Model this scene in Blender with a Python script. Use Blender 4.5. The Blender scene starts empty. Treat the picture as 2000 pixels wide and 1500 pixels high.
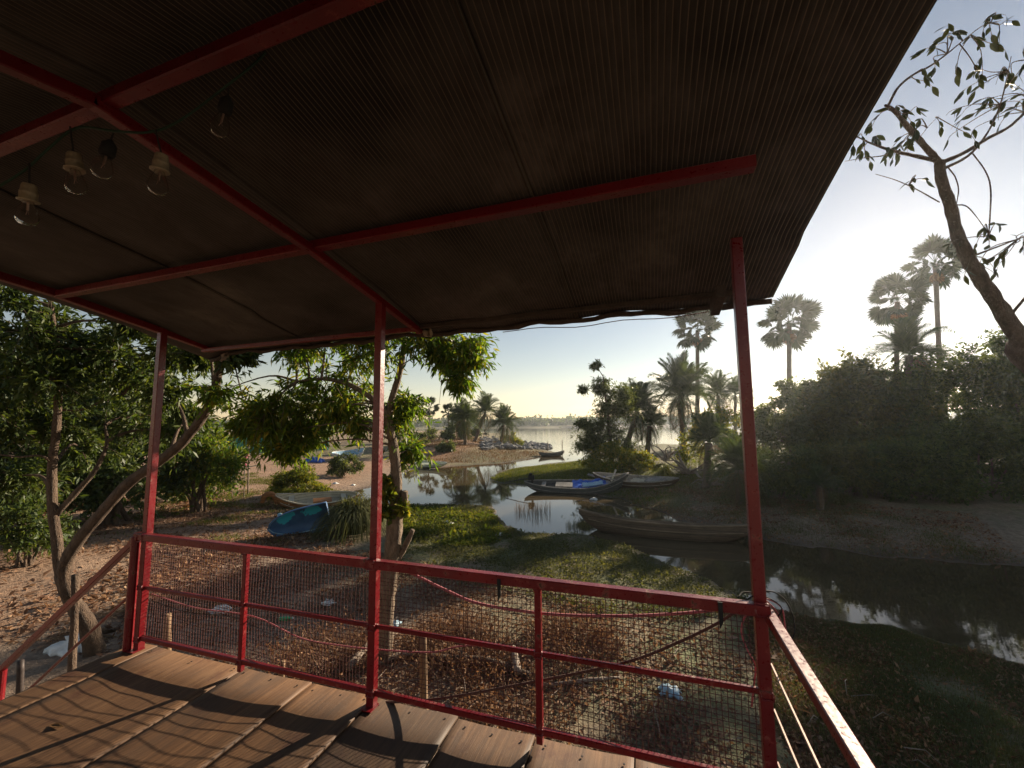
import bpy, math
import numpy as np
from mathutils import Matrix, Vector

S = bpy.context.scene
COL = S.collection
rad = math.radians
rng = np.random.default_rng(7)

# ------------------------------------------------------------------ camera
CAMZ = 3.4                       # water level is z = 0, deck is z = 1.75
FPX, PITCH, ROLL, YAW = 800.0, rad(5.6), rad(0.53), rad(18.2)
FW = np.array([-math.sin(YAW)*math.cos(PITCH), math.cos(YAW)*math.cos(PITCH), math.sin(PITCH)])
_r0 = np.array([math.cos(YAW), math.sin(YAW), 0.0]); _u0 = np.cross(_r0, FW)
RT = _r0*math.cos(ROLL) - _u0*math.sin(ROLL)
UP = _u0*math.cos(ROLL) + _r0*math.sin(ROLL)
CP = np.array([0.0, 0.0, CAMZ])
cam = bpy.data.cameras.new('camera'); cam.sensor_width = 36.0; cam.lens = FPX/2000*36
cam.clip_start = 0.05; cam.clip_end = 5000
camo = bpy.data.objects.new('camera', cam); COL.objects.link(camo); S.camera = camo
camo.matrix_world = Matrix(((RT[0], UP[0], -FW[0], 0), (RT[1], UP[1], -FW[1], 0), (RT[2], UP[2], -FW[2], CAMZ), (0, 0, 0, 1)))

# ------------------------------------------------------------------ sky, sun, exposure
SUN_EL, SUN_AZ = rad(17.6), rad(26.5)          # azimuth from +Y towards +X
W = bpy.data.worlds.new('World'); S.world = W; W.use_nodes = True
nt = W.node_tree; nt.nodes.clear()
sky = nt.nodes.new('ShaderNodeTexSky'); sky.sky_type = 'NISHITA'; sky.sun_disc = False
sky.sun_elevation = SUN_EL; sky.sun_rotation = SUN_AZ
sky.air_density = 1.0; sky.dust_density = 0.05; sky.ozone_density = 1.0; sky.altitude = 0
bg = nt.nodes.new('ShaderNodeBackground'); bg.inputs['Strength'].default_value = 0.050
wo = nt.nodes.new('ShaderNodeOutputWorld')
wb = nt.nodes.new('ShaderNodeMix'); wb.data_type = 'RGBA'; wb.blend_type = 'MULTIPLY'; wb.inputs[0].default_value = 1.0; wb.inputs[7].default_value = (1.17, .95, .82, 1)   # white balance of the hazy evening
nt.links.new(sky.outputs[0], wb.inputs[6]); nt.links.new(wb.outputs[2], bg.inputs[0]); nt.links.new(bg.outputs[0], wo.inputs[0])
sl = bpy.data.lights.new('sun', 'SUN'); sl.energy = 5.0; sl.angle = rad(0.5); sl.color = (1.0, 0.83, 0.62)
so = bpy.data.objects.new('sun', sl); COL.objects.link(so)
sd = Vector((math.sin(SUN_AZ)*math.cos(SUN_EL), math.cos(SUN_AZ)*math.cos(SUN_EL), math.sin(SUN_EL)))
so.rotation_euler = sd.to_track_quat('Z', 'Y').to_euler(); so.location = (0, 0, 30)
vs = S.view_settings
S.display_settings.display_device = 'sRGB'
vs.view_transform = 'Standard'; vs.look = 'None'; vs.gamma = 1.0; vs.use_curve_mapping = False
vs.exposure = 1.3
HAZE = 0.00038                    # per metre
cy = S.cycles
cy.use_denoising = True
cy.max_bounces = 8; cy.diffuse_bounces = 4; cy.glossy_bounces = 4; cy.transmission_bounces = 8
cy.transparent_max_bounces = 16; cy.volume_bounces = 1
cy.sample_clamp_indirect = 6.0; cy.caustics_reflective = False; cy.caustics_refractive = False

# ------------------------------------------------------------------ picture -> place helpers
def ray(px, py): return RT*(px-1000)/FPX - UP*(py-750)/FPX + FW
def onz(px, py, z): d = ray(px, py); return CP + d*((z-CAMZ)/d[2])
def ony(px, py, y): d = ray(px, py); return CP + d*(y/d[1])
def onx(px, py, x): d = ray(px, py); return CP + d*(x/d[0])
def atd(px, py, D): return CP + ray(px, py)*D

# ------------------------------------------------------------------ node materials
MATS = {}
class NM:
    def __init__(s, name):
        s.m = bpy.data.materials.new(name); s.m.use_nodes = True
        s.t = s.m.node_tree; s.t.nodes.clear()
        s.out = s.n('ShaderNodeOutputMaterial')
    def n(s, ty, **k):
        o = s.t.nodes.new(ty)
        for a, b in k.items(): setattr(o, a, b)
        return o
    def l(s, a, b): s.t.links.new(a, b)
    def set(s, sock, v):
        if hasattr(v, 'is_output') or isinstance(v, bpy.types.NodeSocket): s.l(v, sock)
        else: sock.default_value = v
    def coord(s, kind='Object', scale=(1, 1, 1)):
        tc = s.n('ShaderNodeTexCoord'); mp = s.n('ShaderNodeMapping'); mp.inputs['Scale'].default_value = scale
        s.l(tc.outputs[kind], mp.inputs[0]); return mp.outputs[0]
    def pos(s, scale=(1, 1, 1)):
        g = s.n('ShaderNodeNewGeometry'); mp = s.n('ShaderNodeMapping'); mp.inputs['Scale'].default_value = scale
        s.l(g.outputs['Position'], mp.inputs[0]); return mp.outputs[0]
    def noise(s, vec, scale, detail=4, rough=.55, dist=0):
        o = s.n('ShaderNodeTexNoise'); o.inputs['Scale'].default_value = scale; o.inputs['Detail'].default_value = detail
        o.inputs['Roughness'].default_value = rough; o.inputs['Distortion'].default_value = dist
        s.l(vec, o.inputs['Vector']); return o.outputs['Fac']
    def ramp(s, fac, stops, interp='LINEAR'):
        o = s.n('ShaderNodeValToRGB'); cr = o.color_ramp; cr.interpolation = interp
        while len(cr.elements) < len(stops): cr.elements.new(.5)
        for e, (p, c) in zip(cr.elements, stops):
            e.position = p; e.color = (c[0], c[1], c[2], 1) if isinstance(c, (tuple, list)) else (c, c, c, 1)
        s.l(fac, o.inputs[0]); return o.outputs[0]
    def mix(s, fac, a, b, blend='MIX'):
        o = s.n('ShaderNodeMix', data_type='RGBA', blend_type=blend)
        s.set(o.inputs[0], fac)
        for k, v in ((6, a), (7, b)):
            if isinstance(v, (tuple, list)): o.inputs[k].default_value = (v[0], v[1], v[2], 1)
            else: s.l(v, o.inputs[k])
        return o.outputs[2]
    def math(s, op, a, b=None):
        o = s.n('ShaderNodeMath', operation=op); s.set(o.inputs[0], a)
        if b is not None: s.set(o.inputs[1], b)
        return o.outputs[0]
    def bump(s, h, strength=.3, dist=.01):
        o = s.n('ShaderNodeBump'); o.inputs['Strength'].default_value = strength; o.inputs['Distance'].default_value = dist
        s.l(h, o.inputs['Height']); return o.outputs[0]
    def bsdf(s, col, rough=.6, normal=None, metal=0, spec=.5, **k):
        o = s.n('ShaderNodeBsdfPrincipled')
        if isinstance(col, (tuple, list)): o.inputs['Base Color'].default_value = (*col[:3], 1)
        else: s.l(col, o.inputs['Base Color'])
        s.set(o.inputs['Roughness'], rough); o.inputs['Metallic'].default_value = metal
        o.inputs['Specular IOR Level'].default_value = spec
        if normal is not None: s.l(normal, o.inputs['Normal'])
        for a, b in k.items(): s.set(o.inputs[a.replace('_', ' ')], b)
        return o.outputs[0]
    def done(s, sh): s.l(sh, s.out.inputs[0]); MATS[s.m.name] = s.m; return s.m

def mat_simple(name, c1, c2, scale=8, rough=.7, bump=.3, bdist=.01, stretch=(1, 1, 1), metal=0, spec=.4, coord='Object'):
    m = NM(name); v = m.coord(coord, stretch); f = m.noise(v, scale, 6, .6); f2 = m.noise(v, scale*6, 3)
    c = m.ramp(f, [(.3, c1), (.7, c2)])
    c = m.mix(.35, c, m.ramp(f2, [(.3, .25), (.75, .9)]), 'OVERLAY')
    return m.done(m.bsdf(c, rough, m.bump(f2, bump, bdist), metal, spec))

def mat_leaf(name, cols, trans=.42, rough=.5, tint=(1.35, 1.25, .45)):
    m = NM(name); g = m.n('ShaderNodeNewGeometry')
    c = m.ramp(g.outputs['Random Per Island'], [(i/(len(cols)-1), c) for i, c in enumerate(cols)])
    n1 = m.noise(m.pos(), .9, 2)
    c = m.mix(m.ramp(n1, [(.35, 0.0), (.7, .5)]), c, m.mix(1.0, c, (1.25, 1.05, .6), 'MULTIPLY'))
    d = m.bsdf(c, rough, spec=.35 if rough < .6 else .12)
    t = m.n('ShaderNodeBsdfTranslucent'); m.l(m.mix(1.0, c, tint, 'MULTIPLY'), t.inputs[0])
    mx = m.n('ShaderNodeMixShader'); mx.inputs[0].default_value = trans
    m.l(d, mx.inputs[1]); m.l(t.outputs[0], mx.inputs[2])
    return m.done(mx.outputs[0])

def mat_red():
    m = NM('red_paint'); v = m.coord('Object'); f = m.noise(v, 2.2, 5); f2 = m.noise(v, 60, 4); f3 = m.noise(v, 11, 8, .72); f4 = m.noise(m.coord('Object', (9, 9, 1.2)), 2, 6, .6)
    c = m.ramp(f, [(.25, (.09, .002, .005)), (.5, (.14, .003, .007)), (.75, (.20, .009, .012))])
    c = m.mix(m.ramp(f4, [(.5, 0.0), (.75, .45)]), c, (.13, .012, .012))
    chip = m.ramp(f3, [(.62, 0.0), (.655, 1.0)]); rim = m.ramp(f3, [(.57, 0.0), (.62, .5)])
    c = m.mix(rim, c, (.30, .07, .06)); c = m.mix(chip, c, m.ramp(f2, [(.35, (.045, .020, .012)), (.7, (.13, .055, .03))]))
    r = m.mix(chip, m.ramp(f2, [(.3, .24), (.7, .45)]), (.85, .85, .85))
    return m.done(m.bsdf(c, r, m.bump(m.math('SUBTRACT', f2, m.math('MULTIPLY', chip, .8)), .25, .003), spec=.5))
mat_red()

def mat_wood_deck():
    m = NM('plywood'); oi = m.n('ShaderNodeObjectInfo')
    tc = m.n('ShaderNodeTexCoord'); ad = m.n('ShaderNodeVectorMath', operation='ADD')
    m.l(tc.outputs['Object'], ad.inputs[0])
    cb = m.n('ShaderNodeCombineXYZ'); m.l(m.math('MULTIPLY', oi.outputs['Random'], 37.0), cb.inputs[0]); m.l(m.math('MULTIPLY', oi.outputs['Random'], 11.0), cb.inputs[1])
    m.l(cb.outputs[0], ad.inputs[1])
    def sc(x, y, z):
        mp = m.n('ShaderNodeMapping'); mp.inputs['Scale'].default_value = (x, y, z); m.l(ad.outputs[0], mp.inputs[0]); return mp.outputs[0]
    g1 = m.noise(sc(30, 1.4, 10), 1.0, 6, .65, 1.2); g2 = m.noise(sc(150, 5, 30), 1.0, 4, .6); big = m.noise(sc(1.3, 1.3, 1.3), 1.4, 4)
    c = m.ramp(g1, [(.25, (.055, .031, .018)), (.5, (.108, .062, .035)), (.75, (.17, .105, .060))])
    c = m.mix(.5, c, m.ramp(g2, [(.3, .3), (.7, .75)]), 'OVERLAY')
    c = m.mix(m.ramp(big, [(.35, .0), (.7, .55)]), c, m.mix(1.0, c, (.62, .58, .55), 'MULTIPLY'))
    st = m.noise(sc(5, 3, 5), 1.0, 8, .75)
    c = m.mix(m.ramp(st, [(.54, 0.0), (.68, .8)]), c, (.05, .02, .014))
    c = m.mix(oi.outputs['Random'], m.mix(1.0, c, (.78, .78, .80), 'MULTIPLY'), m.mix(1.0, c, (1.28, 1.16, 1.0), 'MULTIPLY'))
    gr = m.noise(sc(2.2, .7, 2), 1.0, 7, .7, .6); c = m.mix(m.ramp(gr, [(.45, 0.0), (.66, .6)]), c, (.040, .030, .024))
    return m.done(m.bsdf(c, .62, m.bump(g2, .35, .004), spec=.3))
mat_wood_deck()

def mat_mat():
    # woven reed matting: fine ribs along local Y, thin gaps between reeds let daylight through
    m = NM('reed_mat'); tc = m.n('ShaderNodeTexCoord'); sx = m.n('ShaderNodeSeparateXYZ'); m.l(tc.outputs['Object'], sx.inputs[0])
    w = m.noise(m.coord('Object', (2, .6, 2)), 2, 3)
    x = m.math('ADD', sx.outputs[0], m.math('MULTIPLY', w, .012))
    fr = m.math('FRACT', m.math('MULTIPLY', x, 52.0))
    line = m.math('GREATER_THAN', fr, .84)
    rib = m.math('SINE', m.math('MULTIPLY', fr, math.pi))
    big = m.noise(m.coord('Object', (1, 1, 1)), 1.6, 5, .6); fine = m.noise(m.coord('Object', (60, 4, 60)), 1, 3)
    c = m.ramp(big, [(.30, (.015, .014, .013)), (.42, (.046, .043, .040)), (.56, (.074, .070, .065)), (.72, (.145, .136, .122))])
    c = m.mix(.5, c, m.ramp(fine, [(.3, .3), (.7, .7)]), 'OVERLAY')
    stn = m.noise(m.coord('Object', (1.5, .8, 1)), 2.4, 7, .7, .8)
    c = m.mix(m.ramp(stn, [(.52, 0.0), (.66, .7)]), c, (.030, .024, .020))
    c2 = m.mix(line, c, (.15, .125, .095))
    d = m.bsdf(c2, .75, m.bump(rib, .5, .006), spec=.25)
    t = m.n('ShaderNodeBsdfTranslucent'); t.inputs[0].default_value = (.28, .22, .15, 1)
    pat = m.noise(m.coord('Object', (1, 1, 1)), .9, 3)
    mx = m.n('ShaderNodeMixShader')
    m.l(m.math('ADD', m.math('MULTIPLY', m.math('MULTIPLY', line, m.ramp(pat, [(.3, .15), (.7, 1.0)])), .22), .014), mx.inputs[0])
    m.l(d, mx.inputs[1]); m.l(t.outputs[0], mx.inputs[2])
    vo = m.n('ShaderNodeTexVoronoi'); vo.inputs['Scale'].default_value = 1.5; m.l(m.coord('Object', (1, 1, 1)), vo.inputs['Vector'])
    hole = m.math('LESS_THAN', vo.outputs['Distance'], .0085); tr = m.n('ShaderNodeBsdfTransparent'); mh = m.n('ShaderNodeMixShader')
    m.l(hole, mh.inputs[0]); m.l(mx.outputs[0], mh.inputs[1]); m.l(tr.outputs[0], mh.inputs[2])      # pin holes worn in the mat
    return m.done(mh.outputs[0])
mat_mat()

def mat_ground():
    m = NM('earth'); at = m.n('ShaderNodeAttribute', attribute_name='mask'); sx = m.n('ShaderNodeSeparateColor'); m.l(at.outputs[0], sx.inputs[0])
    grass, red, wet = sx.outputs[0], sx.outputs[1], sx.outputs[2]
    v = m.pos(); n1 = m.noise(v, 1.2, 8, .65); n2 = m.noise(v, 9, 6, .65); n3 = m.noise(v, 45, 4, .6); n0 = m.noise(v, .25, 4)
    soil = m.ramp(n2, [(.25, (.15, .105, .075)), (.5, (.25, .18, .13)), (.75, (.35, .265, .195))])
    redc = m.ramp(n2, [(.25, (.22, .115, .065)), (.6, (.36, .20, .115)), (.8, (.44, .27, .17))])
    soil = m.mix(m.math('MULTIPLY', red, m.ramp(n1, [(.25, .55), (.6, 1.0)])), soil, redc)
    gr = m.ramp(n2, [(.25, (.075, .088, .040)), (.55, (.12, .135, .056)), (.8, (.19, .185, .08))])
    gm = m.math('MULTIPLY', grass, m.ramp(n1, [(.30, .15), (.55, 1.0)]))
    c = m.mix(gm, soil, gr)
    c = m.mix(.4, c, m.ramp(n3, [(.3, .25), (.7, .8)]), 'OVERLAY')
    c = m.mix(wet, c, m.mix(1.0, c, (.42, .40, .36), 'MULTIPLY'))
    r = m.mix(wet, (.9, .9, .9), (.5, .5, .5))
    h = m.math('ADD', m.math('MULTIPLY', n2, .7), m.math('MULTIPLY', n3, .3))
    return m.done(m.bsdf(c, r, m.bump(h, 1.0, .10), spec=.25))
mat_ground()

def mat_water():
    m = NM('pond_water'); v = m.pos()
    n1 = m.noise(m.pos((1, 1, 1)), 1.1, 3, .5); n2 = m.noise(m.pos((1, 2.2, 1)), 6, 3, .5)
    # open lake is rippled by the breeze, the sheltered pond is nearly still
    g = m.n('ShaderNodeNewGeometry'); sx = m.n('ShaderNodeSeparateXYZ'); m.l(g.outputs['Position'], sx.inputs[0])
    far = m.ramp(m.math('MULTIPLY', sx.outputs[1], .01), [(.30, .016), (.70, .28)])
    h = m.math('ADD', n1, m.math('MULTIPLY', n2, .35))
    b = m.n('ShaderNodeBump'); b.inputs['Distance'].default_value = .05; m.l(far, b.inputs['Strength']); m.l(h, b.inputs['Height'])
    c = m.ramp(m.noise(v, .5, 3), [(.3, (.060, .045, .024)), (.7, (.085, .064, .036))])
    return m.done(m.bsdf(c, .02, b.outputs[0], spec=.6, IOR=1.33))
mat_water()

mat_leaf('leaf_acacia', [(.045, .085, .014), (.07, .125, .018), (.10, .165, .022), (.14, .19, .026), (.26, .22, .03)], .6, .45, (1.25, 1.3, .45))
mat_leaf('leaf_dark', [(.026, .048, .016), (.044, .076, .022), (.066, .10, .028), (.10, .13, .036)], .45)
mat_leaf('leaf_grey', [(.045, .070, .030), (.070, .10, .042), (.098, .13, .056), (.13, .155, .066)], .46)
mat_leaf('leaf_yellow', [(.07, .11, .02), (.11, .155, .026), (.17, .19, .03), (.27, .23, .035)], .55)
mat_leaf('leaf_palm', [(.028, .050, .022), (.046, .074, .030), (.066, .096, .040)], .3)
mat_leaf('leaf_fan', [(.018, .030, .014), (.030, .046, .020), (.045, .062, .028)], .12)
mat_leaf('leaf_olive', [(.040, .056, .018), (.066, .086, .026), (.10, .115, .036), (.15, .15, .05)], .5)
mat_leaf('leaf_dead', [(.09, .055, .03), (.15, .095, .05), (.22, .15, .085)], .25, .7, (1.1, .95, .7))
mat_leaf('leaf_litter', [(.10, .052, .036), (.16, .088, .058), (.22, .13, .085), (.27, .17, .115), (.34, .24, .175)], .25, .75, (1.1, .9, .6))
mat_leaf('grass_blade', [(.05, .075, .018), (.075, .11, .022), (.11, .135, .03), (.16, .155, .04)], .4, .8)
mat_leaf('grass_dark', [(.062, .072, .036), (.092, .104, .050), (.135, .140, .070)], .36, .85)
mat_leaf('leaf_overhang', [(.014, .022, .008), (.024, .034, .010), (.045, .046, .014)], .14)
mat_simple('bark', (.06, .038, .025), (.17, .115, .078), 14, .85, 1.0, .05, (1, 1, .35))
mat_simple('bark_pale', (.10, .07, .047), (.27, .20, .14), 13, .85, 1.0, .05, (1, 1, .3))
mat_simple('palm_bark', (.07, .052, .038), (.16, .125, .095), 6, .9, .8, .03, (1, 1, 3))
mat_simple('dead_wood', (.14, .105, .08), (.32, .26, .21), 7, .9, .6, .015, (1, 1, 1))
mat_simple('stake_wood', (.15, .09, .05), (.29, .19, .11), 10, .85, .5, .008, (1, 1, .15))
mat_simple('boat_plank', (.17, .155, .13), (.33, .31, .27), 4, .75, .4, .006, (1, .2, 1))
mat_simple('boat_brown_light', (.12, .088, .058), (.22, .17, .115), 2.2, .8, .5, .008, (.35, 1, 1))
mat_simple('white_plastic', (.62, .62, .60), (.80, .80, .78), 5, .5, .3, .01)
mat_simple('blue_tarp', (.010, .06, .36), (.025, .14, .62), 4, .4, .5, .02)
mat_simple('cyan_tarp', (.25, .42, .55), (.40, .55, .66), 4, .45, .5, .02)
mat_simple('green_net', (.015, .17, .14), (.03, .26, .21), 3, .8, .3, .01)
mat_simple('pink_cloth', (.35, .06, .12), (.48, .10, .18), 4, .8, .3, .01)
mat_simple('pink_rope', (.30, .075, .095), (.42, .13, .15), 60, .7, .5, .003)
mat_simple('rust_rope', (.05, .025, .02), (.10, .05, .035), 60, .8, .5, .003)
mat_simple('black_rubber', (.010, .010, .010), (.020, .020, .020), 30, .85, .2, .003)
mat_simple('green_cable', (.007, .03, .016), (.012, .05, .026), 30, .45, .2, .003)
mat_simple('wire_red', (.06, .020, .018), (.11, .036, .032), 40, .6, .2, .001)
mat_simple('wire_bare', (.26, .17, .14), (.42, .30, .25), 40, .45, .2, .001, metal=.4)
mat_simple('cream_ceramic', (.24, .20, .14), (.33, .28, .20), 12, .4, .15, .003)
mat_simple('rock', (.13, .125, .12), (.33, .32, .31), 3, .9, .8, .03)
mat_simple('dark_steel', (.03, .022, .02), (.06, .045, .04), 20, .6, .2, .003, metal=.3)
mat_simple('skin_dark', (.10, .05, .03), (.14, .075, .05), 10, .6)
mat_simple('shirt_dark', (.02, .02, .025), (.035, .035, .04), 10, .8)
mat_simple('bottle_green', (.02, .30, .12), (.04, .42, .18), 6, .3)
mat_simple('batten_dark', (.035, .027, .021), (.07, .054, .042), 14, .85, .4, .006)

def mat_hull(name, c1, c2, mud=(.075, .056, .038), k=9.0):
    m = NM(name); v = m.coord('Object'); g = m.noise(m.coord('Object', (.5, 3, 9)), 5, 7, .65); f = m.noise(v, 1.6, 6, .65); f2 = m.noise(v, 26, 5, .65)
    sx = m.n('ShaderNodeSeparateXYZ'); m.l(v, sx.inputs[0])
    c = m.ramp(m.math('ADD', m.math('MULTIPLY', g, .6), m.math('MULTIPLY', f, .4)), [(.32, c1), (.62, c2)])
    z = m.math('ADD', sx.outputs[2], m.math('MULTIPLY', f, .03)); seam = m.math('LESS_THAN', m.math('FRACT', m.math('MULTIPLY', z, k)), .10)
    c = m.mix(m.math('MULTIPLY', seam, .75), c, (.02, .015, .012))
    c = m.mix(m.ramp(f2, [(.56, 0.0), (.68, .65)]), c, m.mix(1.0, c, (1.4, 1.35, 1.3), 'MULTIPLY'))
    low = m.ramp(m.math('ADD', sx.outputs[2], m.math('MULTIPLY', f2, .12)), [(.12, 1.0), (.24, 0.0)])
    c = m.mix(m.math('MULTIPLY', low, .8), c, mud)
    h = m.math('SUBTRACT', g, m.math('MULTIPLY', seam, 1.2))
    return m.done(m.bsdf(c, .75, m.bump(h, .6, .012), spec=.3))
mat_hull('boat_grey', (.050, .055, .055), (.14, .14, .13)); mat_hull('boat_brown', (.045, .032, .022), (.125, .090, .060), k=7.0)
mat_hull('boat_orange', (.20, .075, .025), (.40, .19, .075)); mat_hull('boat_cream', (.36, .32, .23), (.58, .53, .40)); mat_hull('boat_mint', (.46, .52, .36), (.64, .66, .48)); mat_hull('white_worn', (.42, .42, .40), (.66, .66, .63))
def mat_blue_hull():
    m = NM('blue_hull'); v = m.coord('Object'); f = m.noise(v, 3, 6); f2 = m.noise(v, 30, 4); f3 = m.noise(v, 2.6, 7, .75, .6)
    c = m.ramp(f, [(.3, (.035, .10, .23)), (.6, (.07, .17, .34)), (.8, (.18, .27, .38))])
    c = m.mix(m.ramp(f2, [(.6, 0.0), (.72, .6)]), c, (.16, .19, .22))
    sx = m.n('ShaderNodeSeparateXYZ'); m.l(v, sx.inputs[0])
    # two loose splashes of cyan paint on the planking
    def spot(cx, cz, rx, rz):
        a = m.math('DIVIDE', m.math('SUBTRACT', sx.outputs[0], cx), rx); b = m.math('DIVIDE', m.math('SUBTRACT', sx.outputs[2], cz), rz)
        d = m.math('SQRT', m.math('ADD', m.math('MULTIPLY', a, a), m.math('MULTIPLY', b, b)))
        return m.math('LESS_THAN', m.math('ADD', d, m.math('MULTIPLY', m.math('SUBTRACT', f3, .5), 3.2)), 1.0)
    s = m.math('MAXIMUM', spot(-.32, .15, .22, .17), spot(.35, .17, .28, .17))
    c = m.mix(s, c, (.06, .58, .74))
    return m.done(m.bsdf(c, .5, m.bump(f2, .3, .006)))
mat_blue_hull()

def mat_glass():
    m = NM('bulb_glass')
    g = m.n('ShaderNodeBsdfGlass'); g.inputs['Roughness'].default_value = .02; g.inputs['IOR'].default_value = 1.12
    t = m.n('ShaderNodeBsdfTransparent'); t.inputs[0].default_value = (.95, .95, .93, 1)
    mx = m.n('ShaderNodeMixShader'); mx.inputs[0].default_value = .45
    m.l(t.outputs[0], mx.inputs[1]); m.l(g.outputs[0], mx.inputs[2])
    return m.done(mx.outputs[0])
mat_glass()

# ------------------------------------------------------------------ mesh helpers
def unit(v): v = np.asarray(v, float); return v/(np.linalg.norm(v)+1e-12)
class MB:
    def __init__(s): s.v = []; s.f = []
    def add(s, V, F):
        o = len(s.v); s.v.extend([tuple(p) for p in V]); s.f.extend([tuple(i+o for i in q) for q in F]); return s
    def box(s, c, size, R=None):
        h = np.array(size)/2; P = np.array([[x, y, z] for x in (-1, 1) for y in (-1, 1) for z in (-1, 1)])*h
        if R is not None: P = P@np.array(R).T
        P = P+np.array(c)
        return s.add(P, [(0, 1, 3, 2), (4, 6, 7, 5), (0, 4, 5, 1), (2, 3, 7, 6), (0, 2, 6, 4), (1, 5, 7, 3)])
    def beam(s, a, b, w, h, up=(0, 0, 1)):          # rectangular bar from a to b
        a = np.array(a, float); b = np.array(b, float); d = unit(b-a); x = unit(np.cross(d, up)); y = np.cross(x, d)
        c = .004*min(1, min(w, h)/.02)
        prof = [(-w/2+c, -h/2), (w/2-c, -h/2), (w/2, -h/2+c), (w/2, h/2-c), (w/2-c, h/2), (-w/2+c, h/2), (-w/2, h/2-c), (-w/2, -h/2+c)]
        V = [p+x*u+y*v for p in (a, b) for u, v in prof]; n = 8
        return s.add(V, [(i, (i+1) % n, n+(i+1) % n, n+i) for i in range(n)]+[tuple(range(n))[::-1], tuple(range(n, 2*n))])
    def tube(s, path, rads, n=7, cap=True, jit=0.0):
        P = np.array(path, float); m = len(P)
        if np.isscalar(rads): rads = [rads]*m
        T = np.gradient(P, axis=0); V = []
        x = None
        for i in range(m):
            t = unit(T[i])
            if x is None: x = unit(np.cross(t, (0, 0, 1) if abs(t[2]) < .9 else (1, 0, 0)))
            x = unit(x-t*np.dot(x, t)); y = np.cross(t, x)
            for k in range(n):
                a = 2*math.pi*k/n; r = rads[i]*(1+(jit*rng.normal() if jit else 0))
                V.append(P[i]+(x*math.cos(a)+y*math.sin(a))*r)
        F = [(i*n+k, i*n+(k+1) % n, (i+1)*n+(k+1) % n, (i+1)*n+k) for i in range(m-1) for k in range(n)]
        if cap: F += [tuple(range(n))[::-1], tuple(range((m-1)*n, m*n))]
        return s.add(V, F)
    def lathe(s, prof, c=(0, 0, 0), n=14, ax=None):  # prof: (radius, height)
        V = []
        for r, z in prof:
            for k in range(n):
                a = 2*math.pi*k/n; V.append((c[0]+r*math.cos(a), c[1]+r*math.sin(a), c[2]+z))
        m = len(prof); F = [(i*n+k, i*n+(k+1) % n, (i+1)*n+(k+1) % n, (i+1)*n+k) for i in range(m-1) for k in range(n)]
        F += [tuple(range(n))[::-1], tuple(range((m-1)*n, m*n))]
        return s.add(V, F)
    def build(s, name, mat, parent=None, smooth=False):
        me = bpy.data.meshes.new(name); me.from_pydata(s.v, [], s.f); me.update()
        return link(name, me, mat, parent, smooth)
def link(name, me, mat, parent=None, smooth=False):
    if mat is not None and not me.materials: me.materials.append(MATS[mat])
    if smooth: me.polygons.foreach_set('use_smooth', [True]*len(me.polygons))
    o = bpy.data.objects.new(name, me); COL.objects.link(o)
    if parent is not None:
        o.parent = parent; o.matrix_parent_inverse = Matrix.Translation(-Vector(parent.location)) if parent.get('wp') else Matrix.Identity(4)
    return o
def np_mesh(name, V, F):                             # F (n,k) array of one polygon size
    me = bpy.data.meshes.new(name); V = np.asarray(V, np.float32); F = np.asarray(F, np.int32); k = F.shape[1]
    me.vertices.add(len(V)); me.vertices.foreach_set('co', V.ravel())
    me.loops.add(F.size); me.loops.foreach_set('vertex_index', F.ravel())
    me.polygons.add(len(F)); me.polygons.foreach_set('loop_start', np.arange(0, F.size, k, dtype=np.int32))
    me.update(calc_edges=True); return me
def tag(o, label=None, cat=None, group=None, kind=None):
    for k, v in (('label', label), ('category', cat), ('group', group), ('kind', kind)):
        if v: o[k] = v
    return o
def thing(name, loc, label, cat, group=None, rz=0.0):
    """Empty at the thing's base; parts built in world coordinates when rz is None, else in local ones."""
    o = bpy.data.objects.new(name, None); COL.objects.link(o); o.empty_display_size = .2
    o.location = [float(x) for x in loc]
    if rz is None: o['wp'] = 1
    else: o.rotation_euler = (0, 0, rz)
    return tag(o, label, cat, group)
def smooth_path(P, k=4):
    P = np.array(P, float); n = len(P)
    if n < 3: return P
    out = []
    Q = np.vstack([2*P[0]-P[1], P, 2*P[-1]-P[-2]])
    for i in range(1, n):
        p0, p1, p2, p3 = Q[i-1], Q[i], Q[i+1], Q[i+2]
        for j in range(k):
            t = j/k
            out.append(.5*((2*p1)+(-p0+p2)*t+(2*p0-5*p1+4*p2-p3)*t*t+(-p0+3*p1-3*p2+p3)*t**3))
    out.append(P[-1]); return np.array(out)
def resamp(r, n): return list(np.interp(np.linspace(0, 1, n), np.linspace(0, 1, len(r)), r))

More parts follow.
